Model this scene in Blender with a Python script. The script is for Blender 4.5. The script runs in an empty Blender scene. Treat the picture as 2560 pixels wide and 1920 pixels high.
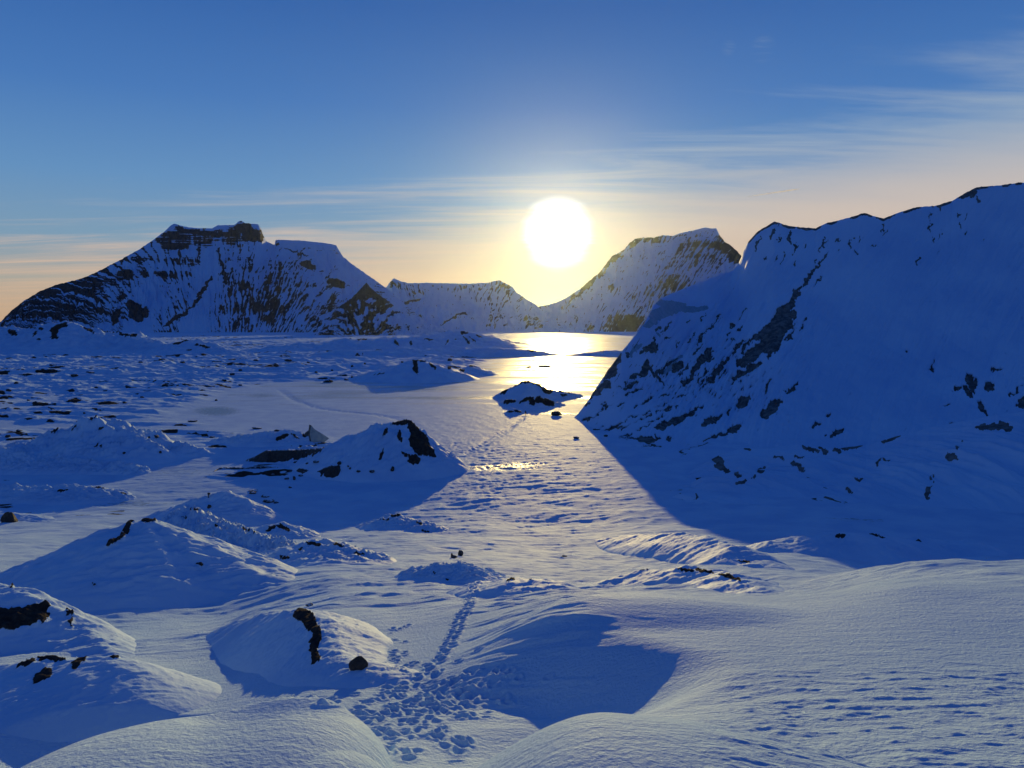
import bpy, math
import numpy as np

# ------------------------------------------------------------------ scene
scene = bpy.context.scene
COL = scene.collection
R = math.radians
F = 1971.0                      # focal length in photo pixels (photo 2560 x 1920)
PITCH = R(4.2)
EYE = 30.0                      # eye height above the frozen lake
SUN_AZ = R(3.3)                 # clockwise from +Y
SUN_EL = R(6.6)
rng = np.random.default_rng(7)

# ------------------------------------------------------------------ noise
_g = rng.random((256, 256)) * 2 * np.pi
GX, GY = np.cos(_g).astype(np.float32), np.sin(_g).astype(np.float32)

def perlin(x, y, s=0):
    x = np.asarray(x, np.float32) + np.float32(s * 17.31); y = np.asarray(y, np.float32) + np.float32(s * 9.77)
    xi = np.floor(x).astype(np.int32); yi = np.floor(y).astype(np.int32)
    fx = x - xi; fy = y - yi
    x0 = xi & 255; x1 = (xi + 1) & 255; y0 = yi & 255; y1 = (yi + 1) & 255
    u = fx * fx * fx * (fx * (fx * 6 - 15) + 10); v = fy * fy * fy * (fy * (fy * 6 - 15) + 10)
    a = GX[x0, y0] * fx + GY[x0, y0] * fy
    b = GX[x1, y0] * (fx - 1) + GY[x1, y0] * fy
    c = GX[x0, y1] * fx + GY[x0, y1] * (fy - 1)
    d = GX[x1, y1] * (fx - 1) + GY[x1, y1] * (fy - 1)
    return ((a + (b - a) * u) * (1 - v) + (c + (d - c) * u) * v) * 1.5

def fbm(x, y, o=4, s=0, g=0.5):
    r = 0; a = 1.0; t = 0
    for i in range(o):
        r = r + a * perlin(x * 2 ** i, y * 2 ** i, s + i * 3); t += a; a *= g
    return r / t

def ridged(x, y, o=4, s=0, g=0.5):
    r = 0; a = 1.0; t = 0
    for i in range(o):
        r = r + a * (1 - np.abs(perlin(x * 2 ** i, y * 2 ** i, s + i * 3)) * 2); t += a; a *= g
    return r / t

def sst(a, b, x):
    t = np.clip((x - a) / (b - a), 0, 1); return t * t * (3 - 2 * t)

# ------------------------------------------------------------------ camera maths
cP, sP = math.cos(PITCH), math.sin(PITCH)
def ray(px, py):                 # -> x per forward metre, z per forward metre
    a = (np.asarray(px, float) - 1280) / F; b = (960 - np.asarray(py, float)) / F
    fy = cP + b * sP
    return a / fy, (-sP + b * cP) / fy
def project(x, y, z):
    zr = z - EYE
    dep = y * cP - zr * sP
    up = y * sP + zr * cP
    dep = np.maximum(dep, 0.5)
    return 1280 + F * x / dep, 960 - F * up / dep

# ------------------------------------------------------------------ ground shape
TY = np.array([-30, 5, 10, 14, 19, 25, 28, 36, 45, 60, 69, 80, 90, 100, 115, 130, 160])
def tab(pts):
    p = np.array(pts, float); return np.interp(TY, p[:, 0], p[:, 1])
T_L = tab([(-30, -4), (5, -6.3), (10, -7.6), (14, -9.0), (18, -10.2), (22, -11.1), (28, -12.5), (35, -14.3), (45, -16.5), (60, -19.5), (80, -23.5), (100, -27), (120, -29.6), (135, -30)])
T_C = tab([(-30, -3.6), (5, -6.0), (10, -7.3), (14, -8.3), (19, -9.6), (28, -11.4), (45, -15.2), (69, -20.5), (90, -25.2), (115, -29.4), (130, -30)])
T_R = tab([(-30, -3), (5, -5.0), (10, -6.1), (14, -7.1), (19, -8.0), (25, -8.85), (28, -9.7), (36, -12.2), (45, -15.3), (69, -21.5), (90, -26), (115, -29.5), (130, -30)])
T_RR = tab([(-30, -2.6), (5, -4.7), (10, -5.9), (14, -7.0), (19, -7.9), (25, -8.6), (28, -9.0), (36, -10.9), (45, -14), (60, -20), (80, -26), (100, -29.2), (120, -30)])
def smooth_tab(T):
    ys = np.linspace(-30, 160, 761); z = np.interp(ys, TY, T)
    for _ in range(3):
        k = 17; z = np.convolve(np.pad(z, k // 2, mode='edge'), np.ones(k) / k, 'valid')
    return ys, z + EYE
S_L, S_C, S_R, S_RR = [smooth_tab(t) for t in (T_L, T_C, T_R, T_RR)]
def base(x, y):
    a = x / np.maximum(np.abs(y), 3.0)
    a = np.clip(a, -0.8, 0.8)
    zl = np.interp(y, *S_L); zc = np.interp(y, *S_C); zr = np.interp(y, *S_R); zq = np.interp(y, *S_RR)
    w1 = sst(-0.42, -0.22, a); w2 = sst(-0.16, 0.12, a - .20 * np.exp(-((y - 17.3) / 2.7) ** 2)); w3 = sst(0.33, 0.55, a)
    z = zl + (zc - zl) * w1
    z = z + (zr - z) * w2
    return z + (zq - z) * w3

def hit(px, py, dmax=6000.0):    # where the view ray through a photo pixel meets the plain base shape
    sx, sz = ray(px, py)
    ds = np.concatenate([np.arange(4, 160, 0.25), np.arange(160, dmax, 2.0)])
    z = EYE + sz * ds; g = base(sx * ds, ds)
    k = np.argmax(z <= g)
    if not np.any(z <= g): k = len(ds) - 1
    if k > 0:
        f0 = z[k - 1] - g[k - 1]; f1 = z[k] - g[k]; t = f0 / (f0 - f1 + 1e-9)
        d = ds[k - 1] + (ds[k] - ds[k - 1]) * t
    else: d = ds[0]
    return float(sx * d), float(d), float(EYE + sz * d)

def ell(x, y, cx, cy, rx, ry, p=1.0, ang=0.0):
    dx, dy = x - cx, y - cy
    if ang: c, s = math.cos(ang), math.sin(ang); dx, dy = dx * c + dy * s, -dx * s + dy * c
    q = np.clip(1 - (dx / rx) ** 2 - (dy / ry) ** 2, 0, 1)
    return q ** p

def polyline_dist(x, y, pts):
    best = np.full(x.shape, 1e9); par = np.zeros(x.shape)
    for i in range(len(pts) - 1):
        x0, y0 = pts[i][:2]; x1, y1 = pts[i + 1][:2]
        vx, vy = x1 - x0, y1 - y0; L = vx * vx + vy * vy + 1e-9
        t = np.clip(((x - x0) * vx + (y - y0) * vy) / L, 0, 1)
        d = np.hypot(x - x0 - t * vx, y - y0 - t * vy)
        m = d < best; best = np.where(m, d, best); par = np.where(m, i + t, par)
    return best, par

# lake outline (photo pixels on flat ice), the left edge of the lagoon and its arms
def sheet_pts(l): return np.array([hit(a, b)[:2] for a, b in l])
LAKE = sheet_pts([(1630, 1290), (1560, 1330), (1250, 1345), (1060, 1330), (900, 1290), (760, 1330), (640, 1310), (640, 1260), (760, 1215), (960, 1180),
                  (1080, 1165), (1000, 1130), (900, 1110), (820, 1095), (700, 1083), (520, 1062), (420, 1045), (500, 1015), (560, 975), (700, 955), (900, 948), (1010, 938), (1100, 930),
                  (1170, 920), (1230, 905), (1180, 895), (1300, 888), (1290, 872), (1220, 858), (1290, 846), (1500, 843), (1640, 846), (1700, 860), (1700, 1100), (1720, 1200), (1900, 1290), (2300, 1300), (2300, 1345), (1850, 1345)])
ARM = sheet_pts([(200, 1245), (330, 1190), (500, 1155), (620, 1140), (560, 1170), (480, 1200), (560, 1222), (520, 1245), (420, 1262), (260, 1275), (150, 1290), (60, 1330), (0, 1310)])
def inside(x, y, P):
    r = np.zeros(x.shape, bool); n = len(P)
    for i in range(n):
        x0, y0 = P[i]; x1, y1 = P[(i + 1) % n]
        c = ((y0 > y) != (y1 > y)) & (x < (x1 - x0) * (y - y0) / (y1 - y0 + 1e-12) + x0)
        r ^= c
    return r
def lake_sdf(x, y, P):           # distance to the outline, scaled so that a far shore is softer
    ins = inside(x, y, P)
    d, _ = polyline_dist(x, y, [tuple(p) for p in P] + [tuple(P[0])])
    return np.where(ins, d, -d)

class Raster:
    def __init__(self, x0, x1, y0, y1, st):
        self.b = (x0, x1, y0, y1, st); xs = np.arange(x0, x1 + st, st); ys = np.arange(y0, y1 + st, st)
        X, Y = np.meshgrid(xs, ys); self.g = np.maximum(lake_sdf(X, Y, LAKE), lake_sdf(X, Y, ARM)).astype(np.float32)
    def inb(self, x, y):
        x0, x1, y0, y1, st = self.b; return (x > x0) & (x < x1) & (y > y0) & (y < y1)
    def at(self, x, y):
        x0, x1, y0, y1, st = self.b; fx = (x - x0) / st; fy = (y - y0) / st
        i = np.clip(fx.astype(int), 0, self.g.shape[1] - 2); j = np.clip(fy.astype(int), 0, self.g.shape[0] - 2); fx = fx - i; fy = fy - j; g = self.g
        return (g[j, i] * (1 - fx) + g[j, i + 1] * fx) * (1 - fy) + (g[j + 1, i] * (1 - fx) + g[j + 1, i + 1] * fx) * fy
RN, RF = Raster(-170, 170, 90, 420, .8), Raster(-900, 900, 90, 3000, 4.0)
def lake_at(x, y):
    r = np.full(x.shape, -60.0)
    m = RF.inb(x, y); r[m] = RF.at(x[m], y[m]); m = RN.inb(x, y); r[m] = RN.at(x[m], y[m]); return r

# footprints: a trail coming down from the drift to the trampled hollow
def prints():
    out = []
    tr = [(1195, 1475), (1180, 1500), (1172, 1530), (1150, 1560), (1135, 1590), (1120, 1620), (1105, 1645), (1075, 1672), (1040, 1700), (1010, 1720)]
    w = np.array([hit(*p)[:2] for p in tr])
    seg = np.r_[0, np.cumsum(np.hypot(*np.diff(w, axis=0).T))]
    for k, s in enumerate(np.arange(0, seg[-1], 0.42)):
        cx = np.interp(s, seg, w[:, 0]) + (0.13 if k % 2 else -0.13) + rng.normal(0, .03); cy = np.interp(s, seg, w[:, 1])
        out.append((cx, cy, .085, .16, .11, rng.normal(0, .2)))
    def cluster(cx, cy, sx, sy, n, big=1.0):
        for _ in range(n):
            qx, qy = rng.normal(cx, sx), rng.normal(cy, sy)
            X, Y, _z = hit(qx, qy)
            out.append((X, Y, rng.uniform(.05, .12) * big, rng.uniform(.08, .18) * big, rng.uniform(.035, .09), rng.uniform(-1.2, 1.2)))
    cluster(1040, 1740, 70, 32, 60); cluster(940, 1800, 120, 32, 90, 1.0); cluster(860, 1850, 140, 32, 90)
    cluster(1130, 1735, 50, 22, 32, 1.3); cluster(720, 1885, 90, 18, 34, .9); cluster(1000, 1650, 24, 30, 22, .7); cluster(1180, 1700, 70, 30, 26, .8)
    cluster(1000, 1590, 12, 30, 6, .8)
    return out
PRINTS = prints()

TRACKS = [(sheet_pts([(1308, 1042), (1285, 1062), (1255, 1080), (1222, 1096), (1200, 1115), (1165, 1136)]), .28, .8),
          (sheet_pts([(1290, 1062), (1262, 1084), (1232, 1100), (1205, 1122)]), .2, .7),
          (sheet_pts([(700, 975), (735, 1000), (790, 1020), (860, 1030), (930, 1036), (990, 1046), (1030, 1066)]), .22, 2.0)]
def ground_h(x, y, detail=True):
    x = np.asarray(x, float); y = np.asarray(y, float)
    z = base(x, y)
    r = np.hypot(x, y)
    near = sst(75, 35, r)
    # big foreground drifts
    z = z + 0.75 * ell(x, y, 1.0, 10.2, 4.0, 3.2, 0.9)
    z = z + 1.9 * ell(x, y, -5.3, 12.4, 3.4, 4.7, .45, 0.2)
    z = z - 0.35 * ell(x, y, -4.3, 13.7, 1.7, 1.2, 1.2)
    z = z - 1.1 * ell(x, y, -9.0, 18.6, 5.0, 3.2, 1.3)
    z = z + 0.45 * ell(x, y, 3.6, 23.6, 5.5, 2.8, 1.5, 0.0)
    z = z - .3 * ell(x, y, 1.7, 15.4, 4.2, 2.4, 1.4, 0.08)
    if not detail: return z
    # the left plain: low hummocks and wind-cut ridges; flat on the lake
    lk = lake_at(x, y)
    soft = 4 + y * 0.02
    off = 1 - sst(-1.2, 0.4, lk / soft)
    far = sst(95, 170, y)
    fade = 1 - sst(2500, 4500, r)
    k = np.clip(r / 220.0, 0.55, 2.2)
    wx = x + 6 * fbm(x / 30, y / 30, 2, 31); wy = y + 6 * fbm(x / 30, y / 30, 2, 41)
    hum = np.clip(ridged(wx / 38, wy / 17, 4, 5) - 0.42, 0, 1) * 5.2 + fbm(x / 60, y / 60, 3, 9) * 2.2
    big = np.clip(ridged(x / 95, y / 70, 3, 15) - 0.5, 0, 1) * 9.0
    leftw = sst(60, -40, x) + 0.25
    z = z + far * fade * off * np.clip(leftw, 0, 1) * (hum * k * 0.30 + big * .6 * sst(200, 500, y)) + far * fade * off * 0.35
    # middle slope: wind-packed sastrugi, streaks running with the wind
    mid = sst(26, 40, r) * (1 - sst(170, 420, r))
    sx = x * 0.94 + y * 0.34; sy = -x * 0.34 + y * 0.94
    cent = 1 - 0.75 * sst(8, 40, np.abs(x + 4)) 
    z = z + mid * (0.30 * np.clip(ridged(sx / 9, sy / 3.2, 3, 51) - 0.35, 0, 1) + 0.06 * fbm(sx / 1.6, sy / .8, 3, 61)) * (0.35 + 0.65 * cent)
    z = z + sst(22, 34, r) * (1 - sst(120, 200, r)) * 0.55 * fbm(x / 13, y / 11, 3, 71)
    # lake crust
    lm = sst(0, 3, lk)
    crust = sst(430, 150, r)
    ci = lm * crust
    mm = ci > 0.01
    if mm.any():
        z[mm] += ci[mm] * (0.05 * np.clip(ridged(x[mm] / 3.1, y[mm] / 1.5, 3, 81) - .2, 0, 1) + 0.10 * np.clip(fbm(x[mm] / 14, y[mm] / 7, 3, 85) , 0, 1))
    for P_, dep_, wd_ in TRACKS:
        q = (x > P_[:, 0].min() - 6) & (x < P_[:, 0].max() + 6) & (y > P_[:, 1].min() - 6) & (y < P_[:, 1].max() + 6)
        if q.any():
            d_, t_ = polyline_dist(x[q], y[q], [tuple(p_) for p_ in P_])
            z[q] -= dep_ * np.exp(-(d_ / wd_) ** 2) * (1 + .9 * perlin(x[q] / 1.1, y[q] / 1.6, 99))
    tp = ell(x, y, -11.5, 190, 10, 26, .6, .35) + ell(x, y, -6.5, 150, 7, 24, .6, .1)
    q = tp > 0
    if q.any(): z[q] += tp[q] * .16 * fbm(x[q] / 1.3, y[q] / 2.4, 2, 131)
    # foreground: fine wind crust and drift ripples
    nm = r < 60
    if nm.any():
        X, Y = x[nm], y[nm]
        f = sst(60, 30, r[nm])
        rip = fbm(X * 0.9 + Y * .2, Y * 2.4, 4, 91)
        A = X / np.maximum(Y, 1)
        br = sst(0.2, 0.33, A) * sst(19, 15, Y)          # rough band lower right
        zz = 0.022 * rip * (0.5 + 1.0 * br) + 0.028 * br * np.clip(ridged(X * .55, Y * 1.5, 4, 95) - .45, 0, 1) * 3
        st = sst(-0.1, 0.0, A) * sst(0.16, 0.06, A) * sst(17, 20, Y) * sst(42, 34, Y)   # drift streaks beside the trail
        zz += 0.10 * st * np.clip(fbm((X - .55 * Y) * 0.22, (Y + .5 * X) * 1.25, 3, 97) + .1, 0, 1) * 2
        z[nm] += f * zz
    for (cx, cy, a, b, dp, an) in PRINTS:
        q = (np.abs(x - cx) < 1) & (np.abs(y - cy) < 1)
        if q.any():
            dx, dy = x[q] - cx, y[q] - cy; c, s = math.cos(an), math.sin(an)
            rr = ((dx * c + dy * s) / a) ** 2 + ((-dx * s + dy * c) / b) ** 2
            z[q] += -dp * np.exp(-rr * 1.3) + dp * 0.45 * np.exp(-(np.sqrt(rr) - 1.7) ** 2 * 3)
    return z

# ------------------------------------------------------------------ materials
def new_mat(name):
    m = bpy.data.materials.new(name); m.use_nodes = True
    nt = m.node_tree; nt.nodes.clear(); return m, nt
def N(nt, t, **kw):
    n = nt.nodes.new(t)
    for k, v in kw.items(): setattr(n, k, v)
    return n
def math_n(nt, op, a, b=None, clamp=False):
    n = N(nt, 'ShaderNodeMath', operation=op, use_clamp=clamp)
    for i, v in enumerate((a, b)):
        if v is None: continue
        if isinstance(v, (int, float)): n.inputs[i].default_value = v
        else: nt.links.new(v, n.inputs[i])
    return n.outputs[0]
def noise_n(nt, vec, scale, detail=4, rough=.55, dist=0.0):
    n = N(nt, 'ShaderNodeTexNoise'); n.inputs['Scale'].default_value = scale; n.inputs['Detail'].default_value = detail
    n.inputs['Roughness'].default_value = rough; n.inputs['Distortion'].default_value = dist
    nt.links.new(vec, n.inputs['Vector']); return n.outputs['Fac']
def ramp_n(nt, fac, a, b):
    n = N(nt, 'ShaderNodeMapRange', interpolation_type='SMOOTHSTEP')
    n.inputs['From Min'].default_value = a; n.inputs['From Max'].default_value = b
    nt.links.new(fac, n.inputs['Value']); return n.outputs['Result']
def mixc(nt, f, a, b):
    n = N(nt, 'ShaderNodeMix', data_type='RGBA')
    for s, v in ((n.inputs[0], f), (n.inputs[6], a), (n.inputs[7], b)):
        if isinstance(v, (tuple, float, int)): s.default_value = v if not isinstance(v, tuple) else (*v, 1)
        else: nt.links.new(v, s)
    return n.outputs[2]

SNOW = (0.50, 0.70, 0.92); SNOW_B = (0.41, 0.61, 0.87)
ROCK = (0.030, 0.028, 0.028); ROCK_B = (0.075, 0.062, 0.052)
ICE = (0.20, 0.33, 0.44)

def terrain_mat(name, nscale=1.0, fine=1.0, bump=0.05, rock_a=ROCK, rock_b=ROCK_B, edge=0.25, rough=.62, spec=.015, ripple=None):
    """snow with rock where the 'rock' attribute says so and bare ice where 'ice' says so"""
    m, nt = new_mat(name)
    out = N(nt, 'ShaderNodeOutputMaterial'); bs = N(nt, 'ShaderNodeBsdfPrincipled')
    nt.links.new(bs.outputs[0], out.inputs[0])
    co = N(nt, 'ShaderNodeTexCoord').outputs['Object']
    ar = N(nt, 'ShaderNodeAttribute', attribute_name='rock').outputs['Fac']
    ai = N(nt, 'ShaderNodeAttribute', attribute_name='ice').outputs['Fac']
    n1 = noise_n(nt, co, nscale, 6, .62)
    n2 = noise_n(nt, co, nscale * .13, 4, .5)
    rk = math_n(nt, 'ADD', ar, math_n(nt, 'MULTIPLY', math_n(nt, 'SUBTRACT', n1, .5), edge * 4))
    rk = ramp_n(nt, rk, .42, .58)
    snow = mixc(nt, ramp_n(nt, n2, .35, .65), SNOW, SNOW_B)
    n3 = noise_n(nt, co, nscale * 2.3, 5, .6)
    rock = mixc(nt, ramp_n(nt, n3, .35, .7), rock_a, rock_b)
    ic = ramp_n(nt, math_n(nt, 'ADD', ai, math_n(nt, 'MULTIPLY', math_n(nt, 'SUBTRACT', n1, .5), .9)), .38, .62)
    icol = mixc(nt, ramp_n(nt, n3, .3, .7), ICE, (.28, .42, .55))
    c = mixc(nt, ic, snow, icol); c = mixc(nt, rk, c, rock)
    nt.links.new(c, bs.inputs['Base Color'])
    rg = math_n(nt, 'ADD', math_n(nt, 'MULTIPLY', rk, .35), math_n(nt, 'MULTIPLY', math_n(nt, 'SUBTRACT', 1.0, ic), rough - .28))
    nt.links.new(math_n(nt, 'ADD', rg, .28), bs.inputs['Roughness'])
    nt.links.new(math_n(nt, 'ADD', spec, math_n(nt, "MULTIPLY", ic, .026)), bs.inputs['Specular IOR Level'])
    b1 = N(nt, 'ShaderNodeBump'); b1.inputs['Strength'].default_value = 1.0; b1.inputs['Distance'].default_value = bump
    nf = noise_n(nt, co, fine, 5, .6)
    if ripple:
        mp = N(nt, 'ShaderNodeMapping'); mp.inputs['Scale'].default_value = ripple; nt.links.new(co, mp.inputs[0])
        nf = math_n(nt, 'ADD', nf, math_n(nt, 'MULTIPLY', noise_n(nt, mp.outputs[0], 1.0, 5, .6), .9))
    h = math_n(nt, 'ADD', nf, math_n(nt, 'MULTIPLY', rk, math_n(nt, 'MULTIPLY', n3, 4.0)))
    nt.links.new(h, b1.inputs['Height']); nt.links.new(b1.outputs[0], bs.inputs['Normal'])
    return m

M_GROUND = terrain_mat('wind packed snow', 1.2, 10.0, .065, rough=.62, spec=.006, ripple=(1.1, 3.2, 1.0))
M_LAKE = M_GROUND
M_MOUND = terrain_mat('snow over dark ash', 1.0, 3.0, .05, edge=.16)
M_HILL = terrain_mat('glacier snow with dirty ice', .22, .8, .12, rock_a=(.085, .095, .10), rock_b=(.20, .215, .22), edge=.10)
M_MTN = terrain_mat('mountain snow and basalt', .022, .05, 2.5, rock_a=(.035, .042, .055), rock_b=(.085, .09, .10), edge=.10, spec=.02)

def rock_mat():
    m, nt = new_mat('dark volcanic rock')
    out = N(nt, 'ShaderNodeOutputMaterial'); bs = N(nt, 'ShaderNodeBsdfPrincipled'); nt.links.new(bs.outputs[0], out.inputs[0])
    co = N(nt, 'ShaderNodeTexCoord').outputs['Object']
    geo = N(nt, 'ShaderNodeNewGeometry')
    c = mixc(nt, ramp_n(nt, noise_n(nt, co, 3.0, 6, .65), .35, .7), (.018, .017, .018), (.06, .05, .045))
    sep = N(nt, 'ShaderNodeSeparateXYZ'); nt.links.new(geo.outputs['Normal'], sep.inputs[0])
    s = ramp_n(nt, math_n(nt, 'ADD', sep.outputs[2], math_n(nt, 'MULTIPLY', noise_n(nt, co, 2.0, 4), .5)), 1.14, 1.26)
    nt.links.new(mixc(nt, s, c, SNOW), bs.inputs['Base Color']); bs.inputs['Roughness'].default_value = .8
    b = N(nt, 'ShaderNodeBump'); b.inputs['Distance'].default_value = .15
    nt.links.new(noise_n(nt, co, 4.0, 6, .7), b.inputs['Height']); nt.links.new(b.outputs[0], bs.inputs['Normal'])
    return m
M_ROCK = rock_mat()
def plain_mat(name, c1, c2, sc, rough=.6, spec=.4):
    m, nt = new_mat(name)
    out = N(nt, 'ShaderNodeOutputMaterial'); bs = N(nt, 'ShaderNodeBsdfPrincipled'); nt.links.new(bs.outputs[0], out.inputs[0])
    co = N(nt, 'ShaderNodeTexCoord').outputs['Object']
    nt.links.new(mixc(nt, ramp_n(nt, noise_n(nt, co, sc, 4), .35, .65), c1, c2), bs.inputs['Base Color'])
    bs.inputs['Roughness'].default_value = rough; bs.inputs['Specular IOR Level'].default_value = spec
    return m

# ------------------------------------------------------------------ mesh helpers
def link_mesh(name, V, Fc, mat, attrs=None, parent=None, smooth=True):
    me = bpy.data.meshes.new(name)
    V = np.asarray(V, np.float32); Fc = np.asarray(Fc, np.int32); n = Fc.shape[1]
    me.vertices.add(len(V)); me.vertices.foreach_set('co', V.ravel())
    me.loops.add(Fc.size); me.loops.foreach_set('vertex_index', Fc.ravel())
    me.polygons.add(len(Fc)); me.polygons.foreach_set('loop_start', np.arange(0, Fc.size, n, dtype=np.int32))
    me.polygons.foreach_set('use_smooth', np.full(len(Fc), smooth))
    me.update(calc_edges=True); me.validate()
    for k, a in (attrs or {}).items():
        at = me.attributes.new(k, 'FLOAT', 'POINT'); at.data.foreach_set('value', np.asarray(a, np.float32).ravel())
    me.materials.append(mat)
    o = bpy.data.objects.new(name, me); COL.objects.link(o)
    if parent: o.parent = parent
    return o
def grid_faces(nr, nc, wrap=False):
    i = np.arange(nr - 1)[:, None] * nc; j = np.arange(nc - (0 if wrap else 1))[None, :]
    a = (i + j); b = (i + (j + 1) % nc)
    return np.stack([a, b, b + nc, a + nc], -1).reshape(-1, 4)
def struct(o, label=None):
    o['kind'] = 'structure'
    if label: o['label'] = label
    return o
def tag(o, label, cat, group=None):
    o['label'] = label; o['category'] = cat
    if group: o['group'] = group
    return o

# strokes painted in photo pixels on a real surface: (x0,y0,x1,y1,width)
def strokes(px, py, L, warp=6.0, ws=22.0, seed=0):
    qx = px + warp * fbm(px / ws, py / ws, 3, seed) * 1.6; qy = py + warp * fbm(px / ws, py / ws, 3, seed + 11) * 1.1
    qx = qx + warp * .45 * fbm(px / (ws * .28), py / (ws * .28), 3, seed + 21); qy = qy + warp * .45 * fbm(px / (ws * .28), py / (ws * .28), 3, seed + 23)
    r = np.zeros(px.shape)
    for (x0, y0, x1, y1, w) in L:
        m = (px > min(x0, x1) - 3 * w - 12) & (px < max(x0, x1) + 3 * w + 12) & (py > min(y0, y1) - 3 * w - 12) & (py < max(y0, y1) + 3 * w + 12)
        if not m.any(): continue
        X, Y = qx[m], qy[m]
        vx, vy = x1 - x0, y1 - y0; LL = vx * vx + vy * vy + 1e-6
        tt = ((X - x0) * vx + (Y - y0) * vy) / LL; t = np.clip(tt, 0, 1)
        d = np.hypot(X - x0 - t * vx, Y - y0 - t * vy)
        ww = w * 0.5 * (0.35 + 0.65 * np.sqrt(np.clip(1 - (2 * t - 1) ** 2, 0, 1)))
        r[m] = np.maximum(r[m], np.clip(0.5 + (ww - d) / (1.6 + .12 * w), 0, 1))
    return r

# ------------------------------------------------------------------ ground
def build_ground():
    az = np.concatenate([np.linspace(R(-41), R(41), 1180), np.linspace(R(41), R(319), 150)[1:-1]])
    rs = [0.6]
    while rs[-1] < 24000:
        r = rs[-1]
        st = .03 if r < 9 else .0019 if r < 45 else .0032 if r < 200 else .0055 if r < 1500 else .012 if r < 6000 else .05
        rs.append(r * (1 + st))
    rs = np.array(rs)
    A, Rr = np.meshgrid(az, rs)
    # forward distance as the ring parameter inside the dense fan keeps rows level
    X = Rr * np.sin(A); Y = Rr * np.cos(A)
    x = X.ravel(); y = Y.ravel()
    z = ground_h(x, y)
    # dark ash on the crests of the far left plain, bare ice on the lake
    lk = lake_at(x, y)
    rk = np.zeros(x.shape)
    q = (y > 120) & (y < 2600) & (lk < -1.5) & (x < 120)
    X, Y = x[q], y[q]
    sc = np.clip(Y / 260., .8, 2.6)
    wx = X + 6 * fbm(X / 30, Y / 30, 2, 31); wy = Y + 6 * fbm(X / 30, Y / 30, 2, 41)
    e = ridged(wx / 38, wy / 17, 4, 5)
    # faces just below a crest on the side towards the valley
    e2 = ridged(wx / 38, (wy + 2.2 * sc) / 17, 4, 5)
    patch = fbm(X / (9 * sc), 34 * np.log(Y), 3, 101)
    rk[q] = np.clip(.5 + (np.clip(e2, 0, 1) - .66) * 4.0 + patch * 2.4 - .32, 0, .8) * sst(.03, .15, patch) * sst(-.05, .12, fbm(X / (60 * sc), 5 * np.log(Y), 2, 107))
    ice = np.zeros(x.shape)
    q = lk > 0
    pool = ell(x[q], y[q], -.5, 168, 19, 11, .6)
    ice[q] = sst(0, 6, lk[q]) * np.clip(-.14 + .48 * sst(160, 330, y[q]) + .62 * pool + .5 * fbm(x[q] / 60, y[q] / 22, 4, 111) + .15 * sst(200, 500, y[q]), 0, 1)
    for (cx_, cy_, rx_, ry_, k_) in ((540, 1028, 80, 16, .62), (655, 989, 62, 8, .55), (440, 1180, 150, 22, .42), (330, 1262, 150, 16, .5), (2160, 1290, 150, 24, .55)):
        jx, jy = project(x[q], y[q], 0 * x[q])
        e_ = np.clip(1 - ((jx - cx_) / rx_) ** 2 - ((jy - cy_) / ry_) ** 2, 0, 1) ** .5
        ice[q] = np.maximum(ice[q], k_ * e_)
    o = link_mesh('ground', np.c_[x, y, z], grid_faces(len(rs), len(az), True)[:, ::-1], M_GROUND, {'rock': rk, 'ice': ice})
    return struct(o)
G = build_ground()

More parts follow.
